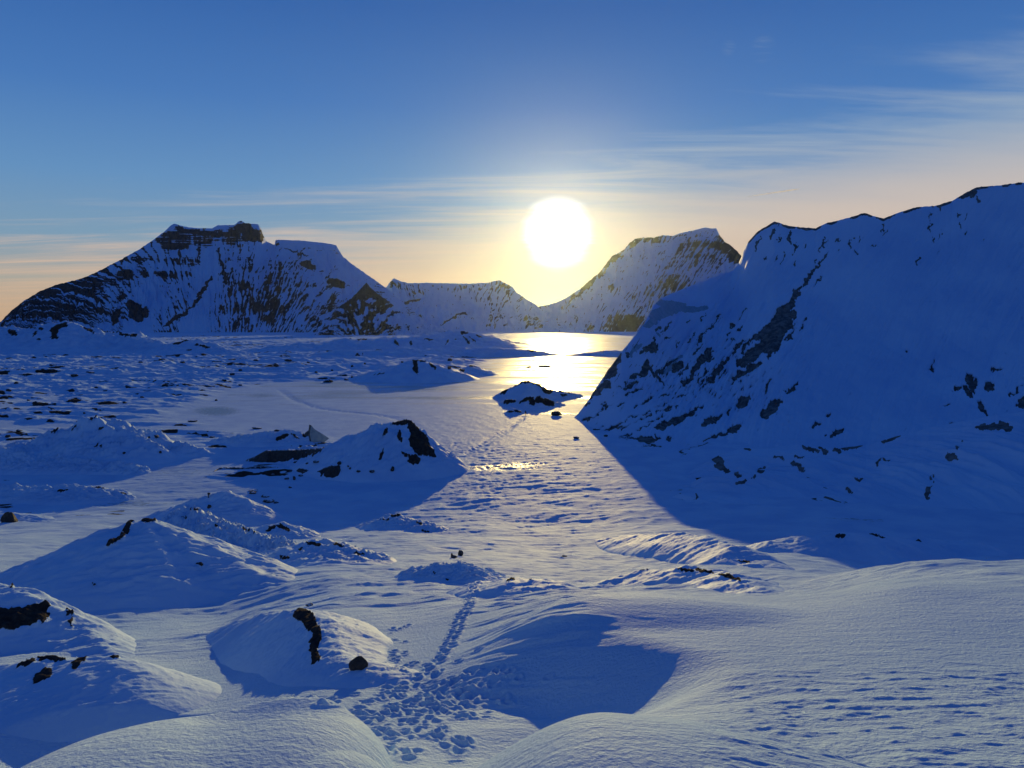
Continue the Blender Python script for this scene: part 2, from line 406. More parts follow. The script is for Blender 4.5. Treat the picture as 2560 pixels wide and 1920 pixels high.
# ------------------------------------------------------------------ relief seen across the view: mountains, glacier slopes
def relief(name, ridge, dbase, dridge, ncol, nrow, mat, rockf, zbase=None, jag=1.0, jags=9.0, prof=1.15, disp=None, back=1.0, smoothing=60, sharp=.45, taper=None, recess=0.0):
    """columns fan out from the viewpoint; each rises from its foot at dbase to its crest at dridge and falls away behind"""
    rp = np.array(ridge, float); px = np.linspace(rp[0, 0], rp[-1, 0], ncol)
    def gs(v, wpx):
        n = max(int(wpx / (px[1] - px[0])), 1); k = np.hanning(2 * n + 3); k /= k.sum(); return np.convolve(np.pad(v, n + 1, mode='edge'), k, 'valid')
    top = np.interp(px, rp[:, 0], rp[:, 1]); top0 = top
    top = top + jag * fbm(px / jags, px * 0 + .5, 4, 3, .6)
    db = np.interp(px, [p[0] for p in dbase], [p[1] for p in dbase]); dr = np.interp(px, [p[0] for p in dridge], [p[1] for p in dridge])
    db = gs(db, 60); dr = gs(dr, 60)
    s = np.r_[np.linspace(0, 1, nrow), np.linspace(1, 2, nrow // 4)[1:]]
    P, S = np.meshgrid(px, s); 
    a = (P - 1280) / F / (cP + 0.0)
    D = np.where(S <= 1, db + (dr - db) * S, dr + (S - 1) * back * (dr - db))
    sz = ray(px, top)[1]; rr = gs(top0, 260)
    sx = (px - 1280) / F / (cP + (960 - rr) / F * sP)
    zr = EYE + sz * dr
    if isinstance(prof, tuple): prof = (prof[1] + (prof[0] - prof[1]) * sst(prof[3], prof[2], px))[None, :]
    xx = sx[None, :] * D
    zb = base(sx * db, db) if zbase is None else np.full(px.shape, zbase)
    Sf = np.clip(S, 0, 1); Sb = np.clip(S - 1, 0, 1)
    tl = gs(top0, smoothing)
    if taper: w_ = sst(taper[0], taper[1], px); tl = tl * w_ + gs(top0, 14) * (1 - w_)
    tl = np.maximum(gs(np.maximum(tl, top0), 16), top0)
    zlo = np.minimum(EYE + ray(px, tl)[1] * dr, zr)
    wz = sst(1 - sharp, 1, Sf) if sharp < 1 else Sf ** 2
    zr = zlo + (zr - zlo) * wz
    z = np.where(S <= 1, zb + (zr - zb) * Sf ** prof, zr + (zb - 20 - zr) * (Sb ** 1.0))
    if disp is not None:
        z = z + disp(P, Sf, xx, D) * np.sin(np.clip(Sf, 0, 1) * np.pi) ** .5 * np.where(S > 1, 0, 1)
    z = np.where(S <= 0, z - 1.5, z)
    jx, jy = project(xx, D, z)
    rk, ic = rockf(jx, jy, Sf, P, top[None, :] + 0 * P)
    if recess: z = z - recess * sst(.3, .8, rk) * np.sin(np.clip(Sf, 0, 1) * np.pi) * (S <= 1)
    return link_mesh(name, np.c_[xx.ravel(), D.ravel(), z.ravel()], grid_faces(len(s), ncol), mat, {'rock': rk, 'ice': ic})

def gullies(P, S, seed, fan=1.0, f=.10):
    # narrow rills running down the fall line, wandering with height
    u = P + 14 * fbm(P / 60, S * 3, 2, seed) + 8 * fbm(P / 18, S * 7, 2, seed + 5)
    return ridged(u * f, S * 2.2, 4, seed + 9)

def streaks(x, y, S, x0, spread, seed, w=8.0, l=60.0, brk=.9):
    u = (x - x0) / (1 + spread * S) + x0
    u = u + 3.0 * fbm(u / 22, y / 26, 2, seed)
    a = ridged(u / w, y / l, 3, seed + 3)
    return (a - .45) * 1.7 + brk * .8 * fbm(u / 3.6, y / 7.5, 3, seed + 7)

# --- left massif
def rock_left(x, y, S, P, top):
    d = y - top
    st = streaks(x, y, S, 560, .9, 201); big = fbm(x / 42, y / 30, 3, 203)
    str_ = fbm(x / 60, y / 2.6, 3, 211)
    bias = -0.62 + 0 * x + big * .7
    bias += 1.35 * sst(390, 170, x) * sst(900, 700, y)                 # the dark lower left shoulder
    cap = sst(52, 40, d) * sst(395, 440, x) * sst(655, 610, x)         # summit cliff
    bias += (1.0 + 2.8 * str_) * cap * sst(1, 7, d - 4 * sst(480, 520, x) * sst(600, 560, x))
    band = np.exp(-((y - 652 - .04 * (x - 440)) / 11) ** 2) * sst(225, 290, x) * sst(520, 470, x)
    bias += band * .55
    bias += np.exp(-((y - 686) / 9) ** 2) * sst(260, 300, x) * sst(490, 470, x) * .85
    bias += sst(310, 360, x) * sst(480, 440, x) * np.exp(-((y - 600) / 22) ** 2) * .55 * (1 + str_)
    bias += .62 * np.exp(-(((x - 610) / 75) ** 2 + ((y - 762) / 55) ** 2))
    bias += .5 * np.exp(-(((x - 440 - (810 - y) * .55) / 26) ** 2)) * sst(690, 720, y)
    bias += .35 * np.exp(-(((x - 720) / 60) ** 2 + ((y - 770) / 45) ** 2))
    bias += .25 * sst(470, 640, x) * sst(620, 680, y)
    bias -= 1.1 * np.exp(-((x - (530 - (y - 620) * .22)) / (14 + .10 * (y - 600))) ** 2) * sst(600, 625, y)
    bias -= .8 * np.exp(-((x - (405 - (y - 640) * .35)) / 26) ** 2) * sst(690, 715, y) + .45 * sst(740, 800, x) * sst(700, 660, y - .5 * (x - 760))
    bias += .5 * sst(690, 700, x) * sst(850, 840, x) * np.exp(-((d - 16) / 9) ** 2) * (1 + 2 * str_)
    r = .5 + (bias * .95 + st * .95 + .55 * str_ * sst(110, 90, d)) * 1.5
    L = [(755, 655, 785, 672, 20), (820, 700, 860, 715, 16), (318, 756, 368, 790, 30), (330, 768, 352, 800, 34), (300, 772, 280, 808, 20), (450, 578, 600, 590, 14), (600, 565, 650, 598, 34),
         (410, 612, 470, 618, 18), (545, 620, 560, 690, 7), (500, 610, 495, 660, 6), (450, 608, 448, 660, 7), (530, 690, 480, 770, 9), (480, 770, 410, 815, 9), (770, 640, 700, 615, 4)]
    r = np.maximum(r * (1 - 0.0), strokes(x, y, L, 7, 16, 221) * 1.0)
    r = np.where((x > 700) & (y < 620), r * .3, r)
    return np.clip(r, 0, 1), np.zeros(x.shape)
def disp_left(P, S, X, D):
    return 26 * (gullies(P, S, 231, f=.055) - .5) + 9 * (gullies(P, S, 241, f=.16) - .5) + 30 * fbm(P / 90, S * 2, 3, 251)
ML = [(-330, 835), (-160, 830), (-60, 828), (0, 805), (30, 775), (60, 752), (100, 728), (140, 712), (190, 700), (220, 690), (245, 678), (300, 650), (350, 622), (380, 602), (410, 580), (430, 562), (437, 559), (460, 566), (485, 570), (530, 571),
      (545, 563), (588, 562), (597, 553), (604, 552), (615, 558), (645, 560), (652, 570), (657, 586), (664, 602), (686, 613), (688, 600), (695, 599), (750, 601), (800, 606), (840, 612), (846, 622), (858, 642), (880, 660), (920, 688), (960, 716), (1000, 750), (1060, 800), (1120, 838)]
struct(relief('mountain', ML, [(-330, 3500), (500, 3900), (1120, 3600)], [(-330, 3900), (437, 4650), (690, 4800), (1120, 3900)], 1150, 330, M_MTN, rock_left, zbase=-2, jag=2.2, jags=7, prof=1.0, disp=disp_left),
       'broad snow covered mountain with a dark cliff along its flat summit')
# --- pointed peak in front of it
def rock_peak(x, y, S, P, top):
    g = streaks(x, y, S, 905, 2.2, 301, 9, 55); g2 = fbm(x / 14, y / 14, 3, 305)
    bias = -.02 + .9 * sst(46, 5, y - top) * sst(760, 735, y) + .25 * np.exp(-((x - 905) / 40) ** 2) - .5 * sst(960, 1040, x)
    return np.clip(.5 + (bias - .05 + g * .6 + g2 * .7) * 1.6, 0, 1), np.zeros(x.shape)
MP = [(780, 846), (812, 815), (835, 785), (850, 765), (880, 745), (900, 725), (911, 712), (917, 706), (924, 716), (945, 735), (975, 755), (995, 775), (1030, 800), (1060, 825), (1090, 846)]
struct(relief('mountain_peak', MP, [(780, 2500), (1090, 2500)], [(780, 2560), (917, 2900), (1090, 2560)], 330, 160, M_MTN, rock_peak, zbase=-2, jag=3, jags=6, prof=1.0,
              disp=lambda P, S, X, D: 16 * (gullies(P, S, 311, f=.09) - .5) + 8 * fbm(P / 12, S * 8, 3, 315)), 'small pointed peak of snow streaked dark rock')
# --- centre plateau
def rock_mid(x, y, S, P, top):
    d = y - top
    g = streaks(x, y, S, 1150, .5, 401, 8, 40); g2 = fbm(x / 26, y / 16, 3, 405)
    bias = -.75 + .6 * np.exp(-((x - 1245) / 45) ** 2) * sst(75, 25, d) + .75 * sst(30, 8, d) * np.exp(-((x - 985) / 26) ** 2) + .55 * np.exp(-(((x - 1045) / 35) ** 2 + ((y - 728) / 14) ** 2))
    bias += .5 * np.exp(-(((x - 1238) / 22) ** 2 + ((y - 800) / 45) ** 2)) + .55 * np.exp(-(((x - 1320) / 32) ** 2 + ((y - 812) / 26) ** 2)) + .4 * np.exp(-(((x - 1150) / 40) ** 2 + ((y - 722) / 12) ** 2))
    r = .5 + (bias + g * .85 + g2 * .5) * 1.5
    L = [(990, 765, 1050, 748, 6), (1035, 800, 1055, 790, 10), (1100, 812, 1160, 780, 5), (1155, 780, 1165, 785, 8)]
    return np.clip(np.maximum(r, strokes(x, y, L, 5, 14, 421)), 0, 1), np.zeros(x.shape)
MM = [(880, 836), (930, 760), (966, 718), (975, 706), (984, 696), (1000, 702), (1020, 708), (1060, 707), (1180, 709), (1225, 706), (1236, 702), (1250, 701), (1262, 708), (1280, 716), (1290, 730), (1310, 744), (1340, 762), (1370, 790), (1400, 815), (1430, 838)]
struct(relief('mountain_plateau', MM, [(880, 4300), (1430, 4300)], [(880, 4600), (1240, 5200), (1430, 4400)], 520, 170, M_MTN, rock_mid, zbase=-2, jag=2, jags=8, prof=.9,
              disp=lambda P, S, X, D: 30 * (gullies(P, S, 411, f=.05) - .5) + 40 * fbm(P / 60, S * 2, 3, 415)), 'low flat topped snowy mountain left of the saddle')
# --- right centre massif
def rock_right(x, y, S, P, top):
    d = y - top
    g = streaks(x + .55 * (y - 600), y, S, 1700, .3, 501, 8, 50); g2 = fbm(x / 30, y / 22, 3, 505)
    str_ = fbm(x / 50, (y + .1 * x) / 3, 3, 511)
    bias = -.62 + .95 * sst(22, 8, d) * sst(1400, 1450, x) * sst(1700, 1640, x)
    bias += .9 * np.exp(-((y - (612 + .0016 * (x - 1760) ** 2)) / 13) ** 2) * sst(1680, 1710, x)
    bias += .65 * np.exp(-(((x - 1760) / 65) ** 2 + ((y - 650) / 26) ** 2)) + .8 * sst(1780, 1810, x) * sst(48, 20, d)
    bias += .75 * np.exp(-(((x - 1690 - .8 * (700 - y)) / 50) ** 2 + ((y - 708) / 30) ** 2))
    bias += 1.2 * np.exp(-(((x - 1565) / 40) ** 4 + ((y - 815) / 26) ** 4)) + .5 * np.exp(-(((x - 1480) / 30) ** 2 + ((y - 822) / 14) ** 2)) + .35 * np.exp(-(((x - 1537) / 14) ** 2 + ((y - 722) / 10) ** 2)) * 2
    bias += .22 * sst(700, 740, y) * sst(1450, 1560, x)
    r = .5 + (bias + g * .85 + g2 * .45 + .45 * str_ * sst(110, 60, d)) * 1.5
    return np.clip(r, 0, 1), np.zeros(x.shape)
MR = [(1240, 838), (1280, 812), (1320, 790), (1350, 765), (1380, 760), (1410, 748), (1450, 722), (1470, 705), (1500, 680), (1530, 640), (1560, 624), (1575, 606), (1592, 595), (1640, 593), (1660, 588), (1680, 590), (1700, 583), (1740, 574), (1762, 569), (1790, 571), (1800, 590), (1812, 605), (1825, 612), (1840, 625), (1853, 640), (1880, 665), (1950, 700), (2050, 760), (2200, 836)]
struct(relief('mountain_massif', MR, [(1240, 4300), (2200, 4300)], [(1240, 4500), (1400, 5200), (1760, 5200), (2200, 4600)], 760, 240, M_MTN, rock_right, zbase=-2, jag=3, jags=7, prof=1.0,
              disp=lambda P, S, X, D: 26 * (gullies(P, S, 521, f=.06) - .5) + 9 * (gullies(P, S, 525, f=.15) - .5) + 30 * fbm(P / 80, S * 2, 3, 515)), 'steep snowy mountain with dark cliff bands right of the sun')

# --- the big glacier slope on the right
TEAL = [(1640, 755, 1735, 775, 22), (1735, 775, 1770, 768, 14), (1625, 790, 1700, 770, 30), (1612, 815, 1640, 800, 20), (1640, 832, 1650, 840, 8), (1700, 890, 1660, 930, 14), (1600, 860, 1575, 890, 12)]
HILL_STROKES = [
 (1645, 860, 1600, 880, 14), (1640, 870, 1625, 878, 8), (1545, 890, 1510, 945, 34), (1525, 955, 1480, 985, 20), (1480, 990, 1455, 1015, 14), (1565, 885, 1578, 893, 8),
 (1625, 905, 1600, 940, 22), (1595, 935, 1575, 945, 14), (1590, 955, 1555, 972, 13), (1680, 900, 1640, 935, 10), (1705, 905, 1680, 925, 18), (1780, 870, 1730, 930, 22), (1735, 930, 1705, 962, 12),
 (1820, 890, 1770, 955, 16), (1985, 745, 1900, 860, 30), (1990, 775, 1920, 890, 24), (1950, 830, 1850, 910, 36), (1905, 905, 1830, 945, 16), (2075, 630, 2040, 670, 6), (2040, 665, 2005, 715, 9), (2000, 715, 1985, 745, 10), (2060, 690, 2035, 720, 4),
 (1950, 790, 1880, 850, 14), (1860, 850, 1830, 880, 10),
 (1928, 945, 1912, 980, 11), (1995, 952, 1965, 985, 9), (1950, 1000, 1905, 1043, 26), (1870, 990, 1843, 1018, 22), (1825, 1020, 1818, 1035, 9), (1808, 1032, 1758, 1062, 17),
 (1760, 1012, 1720, 1035, 8), (1725, 1035, 1635, 1070, 18), (1850, 1065, 1820, 1080, 20), (1815, 1083, 1760, 1100, 10), (1545, 1090, 1585, 1082, 7), (1548, 1095, 1570, 1105, 12), (1570, 1105, 1640, 1098, 24), (1640, 1085, 1652, 1098, 12), (1672, 1092, 1678, 1098, 12),
 (1780, 1115, 1700, 1130, 14), (1610, 1118, 1655, 1114, 7), (1450, 1055, 1475, 1045, 8), (1615, 915, 1665, 960, 8), (1495, 1028, 1505, 1022, 8), (1512, 1015, 1520, 1012, 6), (1580, 1020, 1590, 1008, 8), (1690, 1016, 1695, 1014, 7),
 (2290, 660, 2300, 640, 4), (2130, 610, 2125, 620, 5), (2060, 600, 2058, 610, 5), (2093, 595, 2090, 606, 6), (2140, 620, 2138, 636, 4), (1975, 580, 1975, 610, 12), (1935, 570, 1925, 600, 8), (1900, 590, 1885, 625, 6),
 (1990, 605, 1984, 630, 8), (1950, 590, 1945, 605, 6), (2405, 495, 2440, 480, 14), (2440, 490, 2450, 505, 8), (2345, 515, 2350, 525, 8),
 (2262, 873, 2266, 880, 8), (2333, 900, 2333, 930, 6), (2405, 962, 2430, 990, 16), (2420, 935, 2437, 975, 20), (2462, 960, 2485, 970, 24), (2475, 922, 2500, 922, 14), (2447, 1000, 2462, 1040, 12), (2395, 965, 2385, 975, 12),
 (2055, 1025, 2083, 1048, 0.1), (2050, 1055, 2028, 1068, 9), (2080, 1028, 2066, 1043, 6), (2112, 1070, 2072, 1090, 12), (2375, 1008, 2360, 1012, 7), (2385, 1055, 2380, 1068, 8),
 (2475, 1000, 2560, 930, 0.1), (2545, 1010, 2600, 990, 26), (2530, 1050, 2600, 1060, 46), (2520, 990, 2560, 960, 6)]
_r = np.random.default_rng(77)
for _ in range(95):                                  # thin slabs of dirty ice lying along the fall line, lower ones flatter
    y_ = _r.uniform(800, 1110); x_ = _r.uniform(1440 + (1050 - y_) * .75, 1560 + (1110 - y_) * 1.5) + 20
    a_ = _r.uniform(.75, 1.0) * (1.05 if y_ < 980 else .45); l_ = _r.uniform(10, 46); w_ = _r.uniform(2.5, 7)
    HILL_STROKES.append((x_ + l_ * math.cos(a_), y_ - l_ * math.sin(a_), x_, y_, w_))
for _ in range(26):
    x_ = _r.uniform(1880, 2420); y_ = np.interp(x_, [1880, 2100, 2420], [640, 590, 530]) + _r.uniform(0, 60)
    HILL_STROKES.append((x_ + _r.uniform(2, 9), y_ - _r.uniform(8, 24), x_, y_, _r.uniform(2, 4.5)))
def rock_hill(x, y, S, P, top):
    r = strokes(x, y, HILL_STROKES, 9, 20, 601)
    d = y - top
    cr = sst(11, 3, d) * sst(1850, 1880, x) * np.clip(.62 + .9 * fbm(x / 22, x * 0, 3, 611), 0, 1)
    sc = fbm((x + .62 * y) / 4.5, (y - .62 * x) / 26, 4, 621)
    zone = sst(1960, 1850, x) * sst(800, 850, y) * sst(1060, 960, y) * .40 + sst(2100, 2000, x) * sst(1850, 1900, x) * sst(620, 570, y) * .2
    mid = sst(1600, 1660, x) * sst(2060, 1960, x) * sst(860, 960, y) * sst(1120, 1060, y) * .2
    fine = fbm((x + .62 * y) / 2.6, (y - .62 * x) / 14, 3, 623)
    r2 = .5 + (sc * 1.5 + fine * .7 - 1.0 + zone + mid) * 1.6
    return np.clip(np.maximum(np.maximum(r, cr), r2), 0, 1), np.maximum(strokes(x, y, TEAL, 7, 18, 605), .36 * sst(.0, .35, fbm((x + .62 * y) / 16, (y - .62 * x) / 90, 3, 627)) * sst(2150, 1750, x))
def disp_hill(P, S, X, D):
    row = 1150 - 500 * S ** 2; c = P + .62 * row
    rib = 3.4 * (ridged(c / 46, row / 260, 3, 641) - .45) + 1.0 * (ridged(c / 15, row / 110, 3, 645) - .45)
    return disp_hill0(P, S, X, D) + rib * sst(1560, 1700, P) * S * (.45 + .55 * sst(2100, 1850, P))
def disp_hill0(P, S, X, D):
    k = sst(1560, 1800, P) * .85 + .15
    return k * 1.6 * fbm((X - D * .25) / 22, (D + X) / 60, 4, 631) + k * .7 * fbm(X / 6, D / 14, 3, 635) + k * 5 * fbm(X / 90, D / 120, 2, 637) + k * .8 * (ridged((X - .45 * D) / 17, D / 110, 3, 639) - .4)
MH = [(1424, 1052), (1445, 1035), (1470, 1002), (1500, 955), (1520, 925), (1560, 872), (1590, 835), (1610, 808), (1632, 765), (1650, 746), (1720, 716), (1790, 692), (1830, 676), (1848, 656), (1858, 630), (1870, 605), (1890, 582), (1902, 573), (1925, 560), (1936, 553), (1960, 562), (2000, 568), (2040, 571), (2060, 560), (2080, 555),
      (2120, 545), (2160, 532), (2185, 540), (2210, 546), (2250, 530), (2290, 518), (2340, 514), (2380, 502), (2410, 484), (2440, 468), (2500, 463), (2550, 456), (2620, 460), (2760, 440), (3000, 430)]
struct(relief('glacier_slope', MH, [(1424, 252), (1500, 220), (1560, 200), (1640, 182), (1750, 172), (2000, 165), (2600, 150), (3000, 140)],
              [(1424, 256), (1500, 262), (1565, 264), (1610, 290), (1720, 345), (1830, 370), (1890, 360), (1950, 350), (2200, 340), (2560, 330), (3000, 320)], 1150, 420, M_HILL, rock_hill, jag=2.2, jags=12, prof=(2.3, 2.1, 1660, 1900), recess=.9, disp=disp_hill, back=1.2, smoothing=110, sharp=1.0, taper=(2720, 2950)),
       'steep shaded glacier slope of blue snow with patches of dirty ice')
FOOT_STROKES = [
 (1780, 1135, 1808, 1165, 20), (1785, 1165, 1825, 1178, 12), (1838, 1185, 1850, 1190, 10), (1915, 1170, 1895, 1178, 12), (1880, 1190, 1885, 1195, 12), (1870, 1200, 1838, 1212, 8), (1650, 1240, 1678, 1225, 14), (1690, 1230, 1712, 1226, 7), (1700, 1245, 1710, 1255, 6),
 (1745, 1230, 1740, 1248, 8), (1865, 1272, 1900, 1270, 7), (1865, 1120, 1878, 1125, 10), (1935, 1142, 1965, 1145, 7), (1982, 1155, 2010, 1175, 13), (2005, 1115, 2045, 1130, 11), (2045, 1115, 2070, 1135, 8), (2082, 1122, 2105, 1130, 11), (2105, 1122, 2160, 1115, 9),
 (2205, 1105, 2250, 1088, 9), (2188, 1162, 2205, 1150, 7), (2205, 1148, 2225, 1150, 5), (2135, 1195, 2155, 1200, 7), (2115, 1222, 2130, 1230, 10), (2065, 1245, 2100, 1256, 10), (2110, 1256, 2122, 1260, 5), (2365, 1140, 2392, 1145, 18), (2388, 1117, 2394, 1120, 9), (2325, 1190, 2330, 1194, 12),
 (2325, 1215, 2318, 1248, 10), (2331, 1202, 2331, 1208, 5), (2405, 1100, 2408, 1104, 6), (2440, 1068, 2520, 1066, 16), (2500, 1058, 2530, 1075, 14), (1985, 1140, 2010, 1145, 5), (1822, 1275, 1830, 1276, 4), (2090, 1272, 2104, 1273, 4)]
def rock_foot(x, y, S, P, top):
    return strokes(x, y, FOOT_STROKES, 7, 16, 651), np.zeros(x.shape)
MF = [(1622, 1256), (1660, 1228), (1700, 1195), (1760, 1158), (1800, 1136), (1850, 1122), (1930, 1118), (2000, 1112), (2100, 1120), (2170, 1112), (2230, 1094), (2320, 1070), (2420, 1050), (2500, 1035), (2600, 1025), (2800, 1020)]
struct(relief('glacier_foot', MF, [(1622, 136), (1700, 132), (1900, 130), (2300, 128), (2800, 120)], [(1622, 140), (1700, 158), (1850, 176), (2000, 182), (2400, 178), (2800, 170)], 620, 150, M_HILL, rock_foot, jag=2.2, jags=22, prof=.85,
              disp=lambda P, S, X, D: 1.3 * fbm(X / 9, D / 12, 4, 661) + 2.2 * (ridged((P + 600 * S) / 120, S * 1.5, 3, 663) - .45), back=.9), 'snow covered foot of the glacier reaching onto the ice')

# ------------------------------------------------------------------ ice mounds standing on the ground
def mound(name, crest, wf, wb, label, cat='ice mound', painted=None, p=1.3, res=None, rough=.25, warp=5, group=None, sharp=None, icef=None):
    """crest: (px, py of the crest, py of the ground straight below it)"""
    C = []
    for (px, pc, pb) in crest:
        X, Y, Z = hit(px, pb); sx, sz = ray(px, pc)
        C.append((float(sx * Y), Y, max(EYE + sz * Y - Z, 0.02)))
    Cx = np.array(C); D = Cx[:, 1].mean()
    wm = max(wf, wb) * 1.02
    x0, x1 = Cx[:, 0].min() - wm, Cx[:, 0].max() + wm; y0, y1 = Cx[:, 1].min() - wf * 1.02, Cx[:, 1].max() + wb * 1.02
    px_m = D / 788.0
    rx = res or px_m * .8; ry = max(rx, min(px_m * 2.2, (y1 - y0) / 90))
    nx = int(min(max((x1 - x0) / rx, 24), 420)); ny = int(min(max((y1 - y0) / ry, 24), 300))
    X, Y = np.meshgrid(np.linspace(x0, x1, nx), np.linspace(y0, y1, ny))
    s = wm * .25
    Xw = X + s * .2 * fbm(X / (s * 3), Y / (s * 3), 3, 701) * warp / 5; Yw = Y + s * .2 * fbm(X / (s * 3), Y / (s * 3), 3, 711) * warp / 5
    hm = Cx[:, 2].max(); bump = np.zeros(X.shape); pr = np.zeros(X.shape); rho = np.ones(X.shape); yc = np.full(X.shape, D)
    for i in range(len(C) - 1):
        a, b = Cx[i], Cx[i + 1]; vx, vy = b[:2] - a[:2]; LL = vx * vx + vy * vy + 1e-9
        t = np.clip(((Xw - a[0]) * vx + (Yw - a[1]) * vy) / LL, 0, 1)
        d = np.hypot(Xw - a[0] - t * vx, Yw - a[1] - t * vy); h = a[2] + (b[2] - a[2]) * t; cy = a[1] + vy * t
        fr = np.clip(.5 + (cy - Yw) / np.maximum(d, 1e-3) * .5, 0, 1)
        w = (wb + (wf - wb) * fr) * np.clip((h / hm) ** .6, .22, 1)
        r1 = np.clip(d / w, 0, 1); p1 = (1 - r1) ** p * (1 - .07 * sst(.0, .18, .18 - r1)); bb = h * p1
        m = bb > bump; bump = np.where(m, bb, bump); rho = np.minimum(rho, r1); pr = np.maximum(pr, p1); yc = np.where(m, cy, yc)
    n = fbm(X / (s * 1.1), Y / (s * .8), 4, 721) * hm * rough * pr * 1.4 + hm * rough * .35 * np.clip(ridged(X / (s * .9), Y / (s * .5), 3, 731) - .5, 0, 1) * sst(0, .3, pr)
    n = n + hm * rough * .9 * np.clip(ridged((X * .8 + Y * .6) / (s * 1.5), (Y * .8 - X * .6) / (s * .38), 3, 735) - .42, 0, 1) * sst(0, .35, pr)
    z = ground_h(X.ravel(), Y.ravel()).reshape(X.shape) + bump + n * sst(0, .25, pr) - .12 * (1 - sst(0, .12, pr)) * np.clip(px_m, .3, 3) - .03
    jx, jy = project(X, Y, z)
    rk = strokes(jx, jy, painted, 5 if D > 40 else 9, 12 if D > 40 else 26, 741) * (Y < yc + wb * .35) if painted else np.zeros(X.shape)
    ic = icef(X, Y, rho) if icef else np.zeros(X.shape)
    z = z + np.clip(rk, 0, 1) * hm * (.03 + .10 * fbm(X / (s * .35), Y / (s * .35), 3, 761)) * (painted is not None)
    Fc = grid_faces(ny, nx); keep = (rho.ravel()[Fc] < .999).any(1)
    Fc = Fc[keep]; used = np.unique(Fc); mp = np.full(nx * ny, -1); mp[used] = np.arange(len(used))
    V = np.c_[X.ravel(), Y.ravel(), z.ravel()][used]
    org = np.array([Cx[:, 0].mean(), Cx[:, 1].mean(), Cx[:, 1].mean() * 0 + float(np.min(V[:, 2]))])
    o = link_mesh(name, V - org, mp[Fc], M_MOUND, {'rock': rk.ravel()[used], 'ice': ic.ravel()[used]}); o.location = org
    return tag(o, label, cat, group)

mound('ice_mound', [(700, 1140, 1150), (790, 1124, 1160), (850, 1098, 1166), (890, 1080, 1170), (950, 1060, 1170), (1005, 1053, 1168), (1030, 1066, 1165), (1060, 1100, 1160), (1088, 1140, 1156)], 17, 9,
      'large snow covered ice mound with a dark rock cliff on its right end', painted=[(978, 1060, 1020, 1058, 12), (1020, 1062, 1050, 1085, 22), (1035, 1080, 1062, 1135, 48), (1050, 1110, 1085, 1140, 26), (1025, 1145, 1045, 1158, 26), (968, 1070, 958, 1098, 7), (997, 1078, 1004, 1108, 10), (958, 1120, 950, 1150, 6), (1005, 1130, 1020, 1145, 9)],
      p=.95, rough=.10)
mound('ice_mound', [(-30, 1440, 1475), (60, 1430, 1470), (150, 1400, 1472), (240, 1358, 1472), (310, 1312, 1470), (335, 1298, 1468), (352, 1300, 1468), (370, 1290, 1466), (400, 1304, 1464), (470, 1345, 1462), (540, 1385, 1462), (600, 1425, 1465), (640, 1462, 1470)], 12, 8,
      'large smooth pyramid shaped snow mound with dark rock on its peak', painted=[(316, 1306, 334, 1300, 14), (328, 1302, 306, 1345, 12), (306, 1345, 265, 1366, 8), (350, 1296, 388, 1302, 18), (235, 1463, 238, 1470, 8), (492, 1410, 506, 1416, 5)], p=.95, rough=.07)
mound('ice_mound', [(440, 1268, 1295), (500, 1245, 1300), (545, 1230, 1300), (565, 1228, 1300), (590, 1252, 1300), (620, 1282, 1302)], 9, 8, 'small snow pyramid with a sharp lit edge behind the larger pyramid', painted=[(625, 1245, 650, 1250, 6), (590, 1222, 620, 1228, 5)], p=.95, rough=.12)
mound('snow_ridge', [(430, 1300, 1330), (470, 1272, 1335), (520, 1290, 1345), (600, 1330, 1365), (680, 1360, 1380), (760, 1375, 1392), (900, 1392, 1405)], 5, 6, 'long snow ridge with lit streaks running right from the large pyramid', 'snow ridge', painted=[(470, 1270, 500, 1276, 6), (540, 1312, 545, 1314, 6), (606, 1320, 622, 1326, 6), (630, 1328, 636, 1332, 5), (455, 1292, 468, 1296, 5)], p=.9, rough=.30)
mound('ice_mound', [(650, 1334, 1340), (680, 1312, 1338), (700, 1309, 1338), (725, 1320, 1338), (760, 1334, 1342)], 5, 5, 'small snow mound with two dark rock faces right of the snow ridge', painted=[(665, 1328, 690, 1314, 10), (695, 1312, 725, 1328, 9)], p=.9, rough=.2)
mound('ice_mound', [(690, 1382, 1400), (750, 1362, 1400), (790, 1355, 1400), (840, 1362, 1402), (890, 1380, 1402), (930, 1396, 1404)], 7, 4, 'low long snow mound with three dark rock crests beside the frozen lake', painted=[(765, 1358, 800, 1362, 9), (830, 1358, 860, 1366, 8), (885, 1382, 912, 1388, 5), (700, 1392, 722, 1396, 6), (745, 1370, 760, 1372, 6)], p=.85, rough=.25)
mound('ice_mound', [(-90, 1440, 1600), (0, 1447, 1600), (50, 1458, 1600), (100, 1488, 1602), (160, 1525, 1606), (220, 1572, 1615), (280, 1625, 1640)], 5.2, 4.0, 'rounded snow mound with a thick black rock band at the left edge',
      painted=[(-90, 1548, 60, 1550, 62), (30, 1546, 115, 1532, 52), (85, 1522, 125, 1518, 20), (165, 1528, 172, 1540, 14), (175, 1550, 183, 1568, 8), (20, 1470, 30, 1462, 4)], p=.95, rough=.05)
mound('ice_mound', [(-90, 1668, 1742), (0, 1662, 1742), (50, 1648, 1742), (110, 1630, 1742), (170, 1637, 1742), (230, 1630, 1742), (300, 1632, 1738), (345, 1665, 1735), (390, 1712, 1740)], 4.0, 2.6, 'smooth snow mound with broken black rock patches below its crest',
      painted=[(45, 1672, 85, 1645, 11), (98, 1640, 165, 1648, 17), (180, 1668, 215, 1638, 16), (85, 1705, 128, 1676, 22), (235, 1632, 244, 1633, 6), (268, 1636, 300, 1640, 10)], p=.95, rough=.05)
